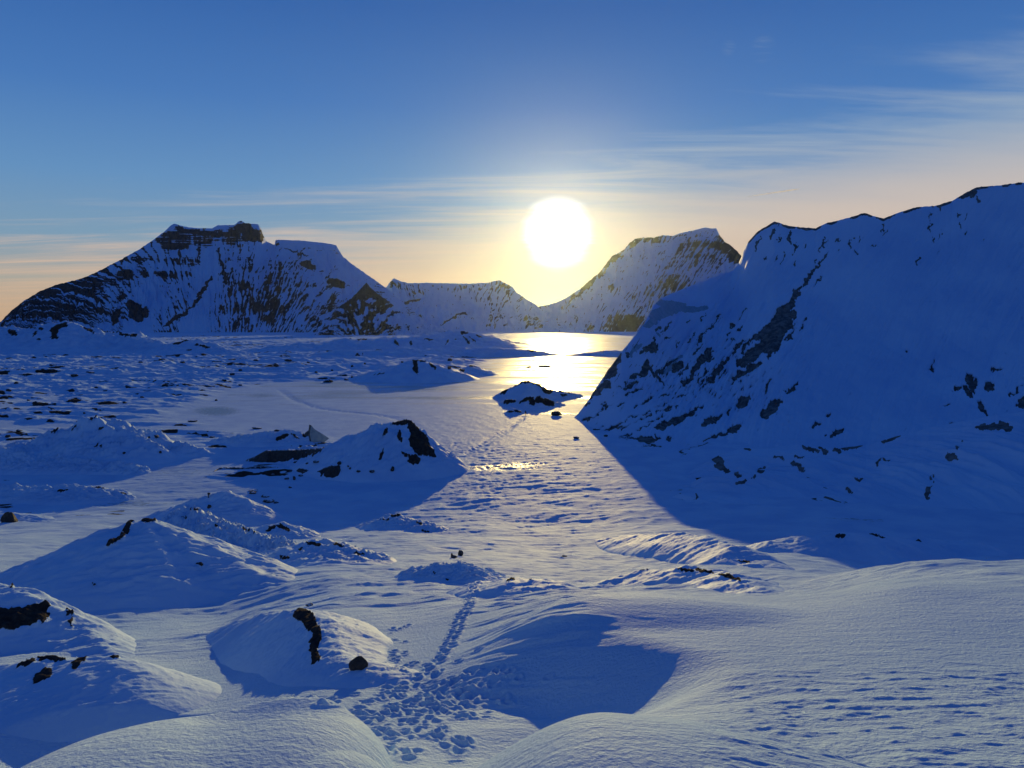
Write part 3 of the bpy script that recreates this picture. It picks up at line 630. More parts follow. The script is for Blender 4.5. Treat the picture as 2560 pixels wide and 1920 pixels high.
mound('ice_mound', [(590, 1562, 1585), (650, 1545, 1592), (710, 1528, 1600), (765, 1521, 1606), (800, 1540, 1622), (815, 1590, 1650), (840, 1632, 1676), (900, 1648, 1690), (960, 1668, 1694)], 2.6, 2.8, 'snow mound hollowed out by a curved black rock hole in its face',
      painted=[(738, 1540, 775, 1538, 32), (765, 1542, 792, 1580, 34), (788, 1570, 792, 1615, 24), (785, 1612, 788, 1655, 22), (790, 1640, 785, 1662, 12)], p=.9, rough=.06)
mound('ice_mound', [(40, 1128, 1150), (120, 1088, 1150), (180, 1065, 1150), (240, 1040, 1148), (290, 1052, 1146), (340, 1075, 1142), (420, 1112, 1140), (480, 1130, 1140)], 20, 16, 'wide snow mound sprinkled with small dark rocks left of the frozen pools', painted=[(240, 1036, 248, 1038, 6), (125, 1082, 150, 1072, 8), (170, 1080, 190, 1072, 5), (245, 1066, 258, 1068, 7), (235, 1120, 255, 1114, 6), (228, 1050, 232, 1052, 7), (225, 1044, 256, 1040, 5)], p=1.1, rough=.2)
mound('snow_bank', [(-60, 1128, 1178), (20, 1132, 1178), (60, 1140, 1178), (130, 1150, 1180), (220, 1162, 1182), (330, 1170, 1182)], 9, 8, 'long low snow bank with a lit crest at the left edge of the plain', 'snow bank', p=.8, rough=.3)
mound('snow_bank', [(-60, 1215, 1245), (80, 1222, 1245), (180, 1216, 1246), (240, 1220, 1246), (290, 1238, 1248)], 7, 6, 'low snow bank with a few dark stones below the grey frozen pool', 'snow bank', painted=[(145, 1228, 170, 1226, 6), (230, 1218, 260, 1220, 4), (300, 1232, 318, 1234, 5)], p=.8, rough=.3)
mound('ice_mound', [(560, 1100, 1110), (640, 1085, 1112), (700, 1082, 1112), (728, 1078, 1110), (745, 1096, 1110), (775, 1108, 1113)], 8, 6, 'dark topped snow hummock left of the pale pointed ice block', painted=[(692, 1100, 722, 1085, 12), (728, 1082, 748, 1098, 5), (756, 1088, 764, 1094, 9), (585, 1072, 612, 1074, 5)], p=.9, rough=.25)
# islands in the lake
mound('ice_mound', [(1248, 988, 993), (1272, 972, 994), (1295, 961, 994), (1314, 951, 994), (1338, 957, 994), (1362, 972, 994), (1400, 978, 993), (1430, 984, 992), (1450, 988, 991)], 12, 10, 'tallest snow island on the lake, its crest lined with dark rock',
      painted=[(1252, 985, 1272, 970, 7), (1272, 970, 1312, 954, 6), (1312, 955, 1340, 958, 6), (1340, 958, 1362, 975, 6), (1355, 976, 1380, 980, 13), (1380, 974, 1440, 982, 6), (1400, 988, 1420, 990, 4)], p=1.0, rough=.10)
mound('ice_mound', [(1256, 1006, 1010), (1270, 1000, 1012), (1300, 1002, 1014), (1320, 994, 1014), (1345, 990, 1014), (1362, 996, 1014), (1380, 1004, 1013), (1405, 1010, 1013)], 6, 5, 'lower island of brown rock and snow in front of the tallest island',
      painted=[(1260, 1006, 1288, 1003, 9), (1305, 1002, 1330, 994, 12), (1325, 997, 1335, 1012, 16), (1340, 996, 1355, 1004, 18), (1358, 1003, 1384, 1011, 18), (1300, 1008, 1310, 1000, 5), (1345, 1028, 1365, 1024, 7)], p=1.0, rough=.3)
mound('ice_mound', [(1264, 1032, 1034), (1282, 1021, 1034), (1296, 1026, 1034), (1306, 1032, 1034)], 3.2, 3, 'smallest dark rock mound just in front of the lake islands', painted=[(1270, 1030, 1285, 1026, 7), (1285, 1026, 1300, 1032, 5)], p=.9, rough=.2)
mound('ice_mound', [(905, 942, 947), (950, 926, 948), (1000, 912, 948), (1035, 900, 948), (1060, 899, 948), (1085, 906, 947), (1110, 922, 944), (1130, 926, 940), (1160, 922, 938), (1180, 916, 936), (1205, 928, 934)], 32, 25, 'broad snow mound with a forked dark rock crest on the far shore',
      painted=[(940, 922, 972, 914, 8), (1030, 902, 1075, 902, 6), (1036, 905, 1040, 935, 12), (1075, 908, 1090, 925, 9), (1122, 920, 1132, 918, 9), (1150, 926, 1162, 924, 8), (1172, 914, 1190, 916, 7), (930, 938, 960, 934, 4)], p=1.0, rough=.12)
mound('snow_bank', [(820, 884, 893), (1000, 876, 892), (1150, 874, 891), (1250, 870, 890), (1290, 871, 889), (1340, 877, 888), (1385, 884, 887)], 30, 30, 'long low snow bank ending in a rounded tip on the lake', 'snow bank', painted=[(1320, 875, 1345, 877, 4)], p=.8, rough=.12)
mound('snow_bank', [(1428, 887, 889), (1480, 880, 889), (1520, 876, 889), (1600, 876, 889), (1700, 876, 889)], 25, 25, 'low snow bank on the lake below the glacier slope', 'snow bank', painted=[(1500, 877, 1512, 876, 3)], p=.8, rough=.15)
mound('snow_hill', [(700, 870, 880), (880, 848, 874), (1000, 846, 872), (1100, 836, 870), (1150, 830, 868), (1185, 836, 866), (1240, 850, 864), (1290, 862, 864)], 110, 90, 'low foothill streaked with dark rills below the pointed peak', 'snow hill',
      painted=[(1150, 834, 1170, 832, 8), (1155, 842, 1175, 860, 5), (1175, 842, 1190, 858, 4), (985, 848, 995, 866, 6), (1020, 852, 1035, 862, 4), (1120, 848, 1115, 862, 4), (1135, 845, 1140, 850, 5), (1190, 836, 1206, 844, 5), (1060, 848, 1085, 850, 3), (870, 845, 920, 848, 4), (895, 846, 900, 850, 6)], p=1.0, rough=.15)
mound('snow_hill', [(-80, 815, 872), (0, 818, 872), (30, 826, 874), (80, 826, 876), (130, 812, 878), (165, 808, 880), (200, 814, 880), (260, 832, 880), (310, 836, 880), (360, 852, 882), (430, 862, 884)], 95, 80, 'snow hill with black rock outcrops below the dark mountain shoulder', 'snow hill',
      painted=[(25, 830, 40, 834, 14), (80, 838, 95, 832, 10), (130, 835, 140, 842, 24), (135, 820, 165, 812, 14), (125, 828, 145, 822, 16), (205, 816, 235, 832, 5), (285, 832, 345, 842, 7), (90, 848, 100, 849, 4), (60, 820, 110, 822, 5)], p=1.0, rough=.2)
mound('ice_mound', [(420, 872, 884), (450, 856, 884), (480, 852, 884), (510, 860, 884), (540, 870, 886), (580, 880, 888)], 60, 50, 'low snow mound with a broken black crest in the middle of the far plain', painted=[(432, 860, 470, 850, 7), (488, 862, 525, 870, 6), (465, 875, 478, 876, 6), (490, 846, 510, 844, 5)], p=1.0, rough=.2)
# near banks on the right
mound('snow_bank', [(1520, 1345, 1352), (1600, 1335, 1372), (1700, 1330, 1388), (1780, 1342, 1400), (1840, 1362, 1412), (1900, 1398, 1420), (1925, 1414, 1422)], 6, 5, 'flat topped snow bank with a shaded face at the near edge of the lake', 'snow bank', painted=[(1845, 1402, 1875, 1406, 4)], p=.75, rough=.045)
mound('snow_bank', [(1930, 1356, 1375), (2020, 1340, 1378), (2110, 1325, 1380), (2150, 1322, 1380), (2230, 1334, 1378), (2300, 1345, 1375), (2420, 1350, 1372)], 9, 6, 'shaded low snow bank with a dark rock cluster below the glacier foot', 'snow bank', painted=[(2088, 1342, 2112, 1340, 11), (2175, 1336, 2215, 1346, 5), (2290, 1352, 2302, 1354, 4), (2125, 1325, 2155, 1328, 3)], p=.9, rough=.08)
mound('snow_bank', [(1195, 1472, 1482), (1240, 1450, 1484), (1285, 1438, 1484), (1330, 1446, 1482), (1345, 1460, 1482)], 3.0, 3.2, 'small shaded snow wedge with two dark stones beside the trail', 'snow bank', painted=[(1270, 1452, 1282, 1450, 6), (1318, 1448, 1330, 1446, 6)], p=.8, rough=.08)
mound('snow_bank', [(1560, 1440, 1462), (1640, 1426, 1464), (1720, 1418, 1466), (1800, 1432, 1468), (1860, 1450, 1472), (1900, 1464, 1474)], 3.2, 3.5, 'low snow bank with long black rock strips behind the big drift', 'snow bank', painted=[(1695, 1424, 1732, 1426, 8), (1740, 1424, 1782, 1432, 8), (1800, 1436, 1850, 1450, 9), (1600, 1424, 1620, 1424, 4)], p=.8, rough=.07)
mound('snow_bank', [(940, 1302, 1318), (975, 1290, 1320), (985, 1285, 1320), (1020, 1296, 1322), (1060, 1305, 1325), (1090, 1322, 1328)], 5, 5, 'small crusted snow bank with dark stones near the middle of the lake shore', 'snow bank', painted=[(978, 1288, 1000, 1289, 9), (1045, 1304, 1052, 1310, 6), (1054, 1326, 1070, 1330, 4), (950, 1300, 970, 1298, 4)], p=.85, rough=.2)
mound('snow_bank', [(1050, 1432, 1452), (1100, 1420, 1454), (1150, 1414, 1454), (1200, 1428, 1452)], 2.6, 2.8, 'wind carved snow hump in front of the black boulders', 'snow bank', painted=[(1083, 1432, 1090, 1433, 4), (1116, 1448, 1122, 1449, 4)], p=.9, rough=.25)
mound('snow_bank', [(-60, 1286, 1296), (20, 1283, 1296), (80, 1290, 1298), (130, 1305, 1306)], 4, 4, 'snow bank carrying a black boulder at the left edge of the photo', 'snow bank', p=.8, rough=.2)

# ------------------------------------------------------------------ rocks
def rock_mesh(seed, flat=1.0, peak=0.0, sub=4):
    r = np.random.default_rng(seed)
    n = 26; m = 15
    U, Vv = np.meshgrid(np.linspace(0, 2 * np.pi, n, endpoint=False), np.linspace(-np.pi / 2, np.pi / 2, m))
    x = np.cos(Vv) * np.cos(U); y = np.cos(Vv) * np.sin(U); z = np.sin(Vv)
    planes = r.normal(size=(11, 3)); planes /= np.linalg.norm(planes, axis=1)[:, None]
    k = np.ones(x.shape)
    for p in planes:
        d = x * p[0] + y * p[1] + z * p[2]; lim = r.uniform(.55, .85)
        k = np.minimum(k, np.where(d > lim, lim / np.maximum(d, 1e-6), 1))
    k = k * (1 + .10 * fbm(x * 2.3 + seed, y * 2.3 + z * 1.7, 3, seed))
    x, y, z = x * k, y * k, z * k
    z = z * (1 + peak * (1 - np.hypot(x, y)))
    V = np.c_[x.ravel(), y.ravel(), z.ravel() * flat]
    return V, grid_faces(m, n, True)
def surf(px, py):                # ray against the finished ground and mounds
    sx, sz = ray(px, py); dg = bpy.context.evaluated_depsgraph_get()
    from mathutils import Vector
    hitp, loc, nor, _i, ob, _m = scene.ray_cast(dg, Vector((0, 0, EYE)), Vector((float(sx), 1.0, float(sz))))
    return loc, nor
bpy.context.view_layer.update()
def rock_at(px, py, wpx, hpx, label, seed, name='rock', cat='rock', group=None, flat=.7, peak=0.0, deep=.35, mat=None, tilt=0.0, parent=None):
    loc, nor = surf(px, py + hpx * .5)
    D = loc.y; sc = D / F / cP
    V, Fc = rock_mesh(seed, 1.0, peak)
    V = V * np.array([wpx * .5 * sc, max(wpx, hpx) * .42 * sc, hpx * .5 * sc * (1 + deep)])
    o = link_mesh(name, V, Fc, mat or M_ROCK, smooth=False)
    o.location = (loc.x, loc.y + .15 * wpx * sc, loc.z + hpx * sc * (.5 - deep * .5)); o.rotation_euler = (0, tilt, (seed * 1.7) % .8 - .4)
    return tag(o, label, cat, group)

g1 = 'dark stones scattered on the snow below the cliff mound'
for i, (a, b, w, h) in enumerate([(738, 1155, 14, 5), (768, 1158, 10, 4), (790, 1153, 20, 7), (848, 1157, 12, 9), (896, 1178, 12, 6), (875, 1170, 8, 5), (930, 1178, 16, 6), (870, 1165, 7, 4), (716, 1196, 14, 5), (735, 1194, 8, 8), (752, 1188, 14, 5), (680, 1186, 12, 3)]):
    rock_at(a, b, w, h, 'small dark stone on the shaded snow below the mound with the cliff', 20 + i, group=g1)
rock_at(981, 1172, 11, 13, 'upright dark stone standing alone below the mound with the cliff', 41, deep=.2)
rock_at(896, 1657, 54, 32, 'black rounded rock set in the snow slope right of the hollow mound', 42, deep=.5)
rock_at(772, 1512, 24, 6, 'small flat dark stone on the crest of the hollow mound', 43)
rock_at(20, 1292, 44, 26, 'big black boulder on a snow bank at the left edge', 44, name='boulder', cat='boulder')
rock_at(735, 1196, 8, 8, 'small dark stone on the shaded snow below the mound with the cliff', 45, group=g1)
rock_at(522, 1266, 12, 9, 'small dark stone on the face of the small snow pyramid', 46)
for i, (a, b, w, h) in enumerate([(660, 1240, 26, 5), (630, 1232, 20, 5), (668, 1252, 36, 7), (725, 1218, 10, 4), (632, 1226, 28, 4), (690, 1256, 14, 4)]):
    rock_at(a, b, w, h, 'flat dark rock in the wind streaks right of the small snow pyramid', 50 + i, group='flat rocks beside the small snow pyramid')
for i, (a, b, w, h) in enumerate([(40, 956, 14, 6), (20, 975, 14, 6), (560, 950, 12, 5), (355, 992, 10, 5), (310, 1006, 12, 5), (210, 1032, 8, 5), (580, 935, 14, 5), (600, 925, 10, 5), (690, 912, 14, 9), (720, 900, 22, 6),
                                  (820, 952, 26, 8), (865, 948, 12, 4), (880, 942, 10, 4), (790, 930, 8, 4), (830, 925, 8, 4), (600, 962, 10, 4), (505, 975, 8, 4), (480, 1052, 24, 6), (640, 1070, 26, 5), (690, 1076, 18, 5),
                                  (530, 1092, 14, 5), (390, 1090, 18, 6), (372, 1092, 8, 5), (400, 1130, 8, 6), (310, 1132, 8, 5), (45, 1076, 18, 5), (18, 1090, 20, 6), (70, 1000, 10, 4), (130, 912, 18, 5), (95, 925, 18, 4),
                                  (185, 938, 24, 7), (225, 930, 24, 5), (455, 905, 18, 5), (350, 905, 14, 4), (880, 915, 8, 5), (770, 905, 10, 4), (912, 908, 6, 5), (1005, 905, 8, 4), (1125, 898, 14, 8), (640, 900, 14, 4), (240, 968, 10, 4), (540, 1000, 9, 4)]):
    rock_at(a, b, w, h, 'small dark rock poking through the snow of the left plain', 60 + i, group='dark rocks poking through the snow of the left plain')
for i, (a, b, w, h) in enumerate([(1440, 1094, 20, 5), (1515, 1089, 12, 5), (1390, 1034, 34, 11), (1490, 1073, 22, 4)]):
    rock_at(a, b, w, h, ['flat dark stone lying on the sunlit ice before the glacier slope', 'small dark stone at the shadow edge below the glacier slope', 'low brown rock on the glaring ice between island and glacier slope', 'thin dark stone at the tip of the glacier slope'][i], 112 + i)
for i, (a, b, w, h) in enumerate([(1360, 915, 36, 5), (1322, 917, 20, 4)]):
    rock_at(a, b, w, h, ['flat dark rock far out on the sunlit lake', 'smaller flat rock left of the flat rock far out on the lake'][i], 118 + i)
# two black boulders on the near snow field
b1 = rock_at(1151, 1382, 15, 15, 'tall black boulder standing on the near edge of the lake', 121, name='boulder', cat='boulder', deep=.1, peak=.2)
rock_at(1134, 1392, 22, 7, 'jagged low black boulder touching the tall one on the near lake edge', 122, name='boulder', cat='boulder', deep=.2)
rock_at(1130, 1386, 6, 8, 'small upright black stone on the jagged low boulder', 123, deep=.2)
rock_at(1410, 1390, 16, 4, 'single dark stone on the streaked snow at the near lake shore', 124)
# long black rock outcrops left of the big mound
def outcrop(name, pts, label, wf=3.0):
    """a long bare rock wall: crest line and foot line in photo pixels"""
    n = 90; P = np.array(pts, float)
    px = np.linspace(P[0, 0], P[-1, 0], n); top = np.interp(px, P[:, 0], P[:, 1]) + 1.2 * fbm(px / 7, px * 0, 3, 5); bot = np.interp(px, P[:, 0], P[:, 2])
    V = []; rows = 16
    foot = []
    for i in range(n):
        l_, _n = surf(px[i], bot[i] + 1); foot.append((l_.x, l_.y, l_.z))
    fy_ = np.array([f_[1] for f_ in foot]); fy_ = np.convolve(np.pad(fy_, 4, mode='edge'), np.ones(9) / 9, 'valid')
    for j in range(rows):
        s = j / (rows - 1)
        for i in range(n):
            Y = fy_[i]; Z = foot[i][2]; sx, sz = ray(px[i], top[i])
            Dt = Y + wf * .5; zt = EYE + sz * Dt
            if s < .7:
                t = s / .7; d = Y - .3 + (Dt - Y) * t + .35 * float(fbm(np.array(px[i] / 9), np.array(t * 3), 3, 8)); z = Z - .4 + (zt - Z + .4) * (t ** .8)
            else:
                t = (s - .7) / .3; d = Dt + wf * .6 * t; z = zt + (Z - .6 - zt) * t * t
            V.append((float(sx) * d, d, z))
    V = np.array(V); org = V.mean(0)
    o = link_mesh(name, V - org, grid_faces(rows, n), M_ROCK, smooth=False); o.location = org
    return tag(o, label, 'rock outcrop')
outcrop('rock_outcrop', [(608, 1153, 1155), (640, 1140, 1154), (665, 1126, 1155), (700, 1124, 1154), (740, 1124, 1148), (790, 1121, 1135), (815, 1117, 1124)], 'long black rock wall behind and left of the mound with the cliff', 5)
outcrop('rock_outcrop', [(736, 1178, 1182), (750, 1170, 1184), (780, 1175, 1186), (800, 1174, 1190), (830, 1163, 1194), (848, 1162, 1188), (853, 1165, 1172)], 'curved black rock outcrop in front of the mound with the cliff', 4)
outcrop('rock_outcrop', [(530, 1180, 1182), (550, 1168, 1172), (600, 1168, 1173), (660, 1164, 1171), (695, 1168, 1170)], 'thin low dark rock line left of the curved black outcrop', 2.5)

# pale pointed ice block
def ice_block():
    loc, _ = surf(778, 1108)
    D = loc.y; s = D / F
    root = bpy.data.objects.new('ice_block', None); COL.objects.link(root); root.location = (loc.x, loc.y + 2, loc.z - .3)
    tag(root, 'pale pointed ice block with a paler right face beside the lake', 'ice block')
    def face(name, pts, mat, thick):
        # outline in local pixels (x right, z up) with depth
        P = np.array(pts, float) * s; n = len(P)
        V = np.r_[P, P + [0, thick, 0]]
        tri = []
        for i in range(1, n - 1): tri.append((0, i, i + 1)); tri.append((n, n + i + 1, n + i))
        for i in range(n): j = (i + 1) % n; tri.append((i, n + i, j)); tri.append((j, n + i, n + j))
        return link_mesh(name, V, np.array(tri), mat, parent=root, smooth=False)
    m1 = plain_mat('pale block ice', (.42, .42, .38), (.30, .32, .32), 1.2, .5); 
    # x, y(depth), z   ridge from (-9,44) top
    V = np.array([(-25, 5, -6), (-26, 12, 18), (-22, 8, 26), (-14, 10, 32), (-13, 14, 46), (-8, 15, 44), (-9, 2, 25), (-12, 0, 12), (-2, -10, 2), (8, -8, -6), (10, 2, 6), (6, 10, 22), (0, 16, 34), (18, 25, 20), (34, 30, 8), (16, 6, -6), (0, 40, 8), (-20, 35, 6)], float) * s
    L = [(0, 1, 7), (1, 2, 6), (1, 6, 7), (2, 3, 6), (3, 4, 6), (4, 5, 6), (0, 7, 8), (7, 6, 8), (0, 8, 9)]
    Rr = [(5, 12, 11), (6, 5, 11), (6, 11, 10), (6, 10, 8), (8, 10, 9), (12, 13, 11), (11, 13, 10), (13, 14, 15), (10, 13, 15), (9, 10, 15)]
    B = [(4, 16, 5), (5, 16, 12), (12, 16, 13), (13, 16, 14), (3, 17, 4), (4, 17, 16), (2, 17, 3), (1, 17, 2), (0, 17, 1)]
    link_mesh('dark_face', V, np.array(L + B), plain_mat('dark block ice', (.05, .055, .05), (.16, .17, .16), 1.0, .6), parent=root, smooth=False)  # left and back faces get a darker colour than the right ones
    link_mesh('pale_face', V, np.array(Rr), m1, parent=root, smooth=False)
ice_block()
# stone perched on a slim ice pedestal
def perched():
    loc, _ = surf(521, 1243); s = loc.y / F
    root = bpy.data.objects.new('glacier_table', None); COL.objects.link(root); root.location = (loc.x, loc.y, loc.z - .1)
    tag(root, 'small dark stone perched on a thin ice pedestal behind the snow pyramid', 'glacier table')
    V, Fc = rock_mesh(301); o = link_mesh('capstone', V * np.array([4.2, 3.5, 3.2]) * s, Fc, M_ROCK, parent=root, smooth=False); o.location = (s, 0, 10.5 * s)
    n = 10; a = np.linspace(0, 2 * np.pi, n, endpoint=False); V = []
    for z, r in ((-2, 2.6), (1, 1.7), (4, 1.3), (7, 1.5), (9, 2.2)):
        V += [(r * s * math.cos(t), r * s * math.sin(t), z * s) for t in a]
    link_mesh('pedestal', np.array(V), grid_faces(5, n, True), plain_mat('dirty pedestal ice', (.04, .05, .07), (.10, .12, .15), 3.0), parent=root)
perched()

# ------------------------------------------------------------------ people and the snow vehicle
def skin_chain(name, verts, edges, radii, mat, parent):
    me = bpy.data.meshes.new(name); me.from_pydata(verts, edges, [])
    o = bpy.data.objects.new(name, me); COL.objects.link(o); o.parent = parent
    me.materials.append(mat)
    with bpy.context.temp_override(object=o, active_object=o, mesh=me):
        bpy.ops.mesh.customdata_skin_add()
    for i, r in enumerate(radii):
        me.skin_vertices[0].data[i].radius = (r, r * .85)
    me.skin_vertices[0].data[0].use_root = True
    o.modifiers.new('skin', 'SKIN'); md = o.modifiers.new('sub', 'SUBSURF'); md.levels = md.render_levels = 1
    return o
M_CLOTH = plain_mat('dark outdoor clothing', (.02, .022, .03), (.035, .035, .045), 8)
M_CLOTH2 = plain_mat('grey green jacket', (.05, .06, .055), (.08, .085, .08), 8)
M_SKIN = plain_mat('skin', (.42, .27, .2), (.38, .24, .18), 20)
def person(px, py, label, jacket, turn=0.0):
    loc, _ = surf(px, py)
    root = bpy.data.objects.new('person', None); COL.objects.link(root); root.location = loc; root.rotation_euler = (0, 0, turn)
    tag(root, label, 'person', None)
    V = [(0, 0, .95), (0, 0, 1.15), (0, 0, 1.38), (0, .01, 1.50), (0, .02, 1.60), (0, .02, 1.72),
         (-.19, 0, 1.40), (-.27, .03, 1.15), (-.25, .10, .92), (-.25, .14, .84), (.19, 0, 1.40), (.27, -.02, 1.15), (.25, .04, .92), (.25, .08, .84),
         (-.10, 0, .90), (-.12, .06, .50), (-.12, .10, .08), (-.12, .24, .05), (.10, 0, .90), (.12, -.08, .50), (.12, -.16, .08), (.12, -.02, .05)]
    E = [(0, 1), (1, 2), (2, 3), (3, 4), (4, 5), (2, 6), (6, 7), (7, 8), (8, 9), (2, 10), (10, 11), (11, 12), (12, 13), (0, 14), (14, 15), (15, 16), (16, 17), (0, 18), (18, 19), (19, 20), (20, 21)]
    Rd = [.17, .17, .19, .07, .10, .085, .09, .06, .045, .04, .09, .06, .045, .04, .12, .08, .06, .05, .12, .08, .06, .05]
    skin_chain('body', V, E, Rd, jacket, root)
    V, Fc = rock_mesh(5)
    u = np.linspace(0, 2 * np.pi, 14, endpoint=False); V = []
    for z, r in ((1.60, .105), (1.68, .12), (1.76, .11), (1.81, .06), (1.825, .01)):
        V += [(r * math.cos(t), .02 + r * math.sin(t), z) for t in u]
    link_mesh('hat', np.array(V), grid_faces(5, 14, True), M_CLOTH, parent=root)
    return root
person(1314, 1040, 'distant person in dark clothing walking on the ice along the footprint track', M_CLOTH, .4)
pp = person(907, 889, 'tiny dark person standing beside the vehicle on the far plain', M_CLOTH, -.6); pp.scale = (1.6, 1.6, 1.6)
def vehicle():
    loc, _ = surf(894, 890); s = loc.y / F
    root = bpy.data.objects.new('snow_vehicle', None); COL.objects.link(root); root.location = loc; root.rotation_euler = (0, 0, .2)
    tag(root, 'tiny dark vehicle with a cab parked on the far snowy plain', 'vehicle')
    def box(x0, x1, y0, y1, z0, z1, tx=0.0):
        V = [(x0, y0, z0), (x1, y0, z0), (x1, y1, z0), (x0, y1, z0), (x0 + tx, y0 + tx * .5, z1), (x1 - tx, y0 + tx * .5, z1), (x1 - tx, y1 - tx * .5, z1), (x0 + tx, y1 - tx * .5, z1)]
        return np.array(V, float) * s, np.array([(0, 3, 2, 1), (4, 5, 6, 7), (0, 1, 5, 4), (1, 2, 6, 5), (2, 3, 7, 6), (3, 0, 4, 7)])
    dk = plain_mat('dark vehicle paint', (.03, .035, .04), (.05, .05, .055), 2, .4)
    gl = plain_mat('vehicle window', (.02, .03, .04), (.03, .04, .05), 2, .1, .8); wh = plain_mat('pale roof rack load', (.35, .3, .28), (.3, .27, .25), 2)
    link_mesh('body', *box(-5.5, 5.5, -2, 2, 1.2, 3.8, .4), dk, parent=root, smooth=False)
    link_mesh('cab', *box(-3.6, 2.8, -1.8, 1.8, 3.8, 7, .7), dk, parent=root, smooth=False)
    link_mesh('window', *box(-2.9, 2.1, -1.96, -1.5, 4.3, 6.1, .3), gl, parent=root, smooth=False)
    link_mesh('roof_load', *box(-1.8, 1.4, -1, 1, 7, 8.0, .2), wh, parent=root, smooth=False)
    for wx in (-3.6, 3.6):
        for wy in (-2, 2):
            n = 16; V = []
            for yy in (-.6, .6):
                V += [(1.5 * math.cos(t), yy, 1.5 * math.sin(t)) for t in np.linspace(0, 2 * np.pi, n, endpoint=False)]
            V = np.array(V + [(0, -.6, 0), (0, .6, 0)]) * s
            f = [(i, (i + 1) % n, n + (i + 1) % n) for i in range(n)] + [(i, n + (i + 1) % n, n + i) for i in range(n)] + [(2 * n, (i + 1) % n, i) for i in range(n)] + [(2 * n + 1, n + i, n + (i + 1) % n) for i in range(n)]
            w = link_mesh('wheel', V, np.array(f), M_CLOTH, parent=root, smooth=False); w.location = (wx * s, wy * s, 1.5 * s)
vehicle()

# thin contrail high in the sky, right of the sun
def contrail():
    mt, nt = new_mat('ice crystal trail'); out = N(nt, 'ShaderNodeOutputMaterial'); tr = N(nt, 'ShaderNodeBsdfTranslucent'); tr.inputs[0].default_value = (.9, .9, .9, 1); nt.links.new(tr.outputs[0], out.inputs[0])
    n = 8; V = []; D = 21000.0
    pts = [(1868, 492, .3), (1900, 487, 1.0), (1940, 481, 1.5), (1980, 475, 1.9), (2000, 472, .4)]
    for (a, b, r) in pts:
        sx, sz = ray(a, b)
        V += [(float(sx) * D, D + r * 7 * math.cos(t), EYE + float(sz) * D + r * 7 * math.sin(t)) for t in np.linspace(0, 2 * np.pi, n, endpoint=False)]
    V = np.array(V); org = V.mean(0)
    o = link_mesh('contrail', V - org, grid_faces(len(pts), n, True), mt); o.location = org
    tag(o, 'short thin white aircraft trail high above the glacier slope', 'contrail')
contrail()

# ------------------------------------------------------------------ haze
def haze():
    x0, x1, y0, y1, z0, z1 = -26500, 26500, -26500, 26500, -30, 800
    V = np.array([(x0, y0, z0), (x1, y0, z0), (x1, y1, z0), (x0, y1, z0), (x0, y0, z1), (x1, y0, z1), (x1, y1, z1), (x0, y1, z1)])
    m, nt = new_mat('thin cold haze'); out = N(nt, 'ShaderNodeOutputMaterial'); v = N(nt, 'ShaderNodeVolumePrincipled')
    v.inputs['Color'].default_value = (.62, .80, 1, 1); v.inputs['Density'].default_value = HAZE; v.inputs['Anisotropy'].default_value = .88
    nt.links.new(v.outputs[0], out.inputs['Volume'])
    o = link_mesh('haze', V, np.array([(0, 3, 2, 1), (4, 5, 6, 7), (0, 1, 5, 4), (1, 2, 6, 5), (2, 3, 7, 6), (3, 0, 4, 7)]), m, smooth=False)
    o['kind'] = 'stuff'
HAZE = 0.0000033

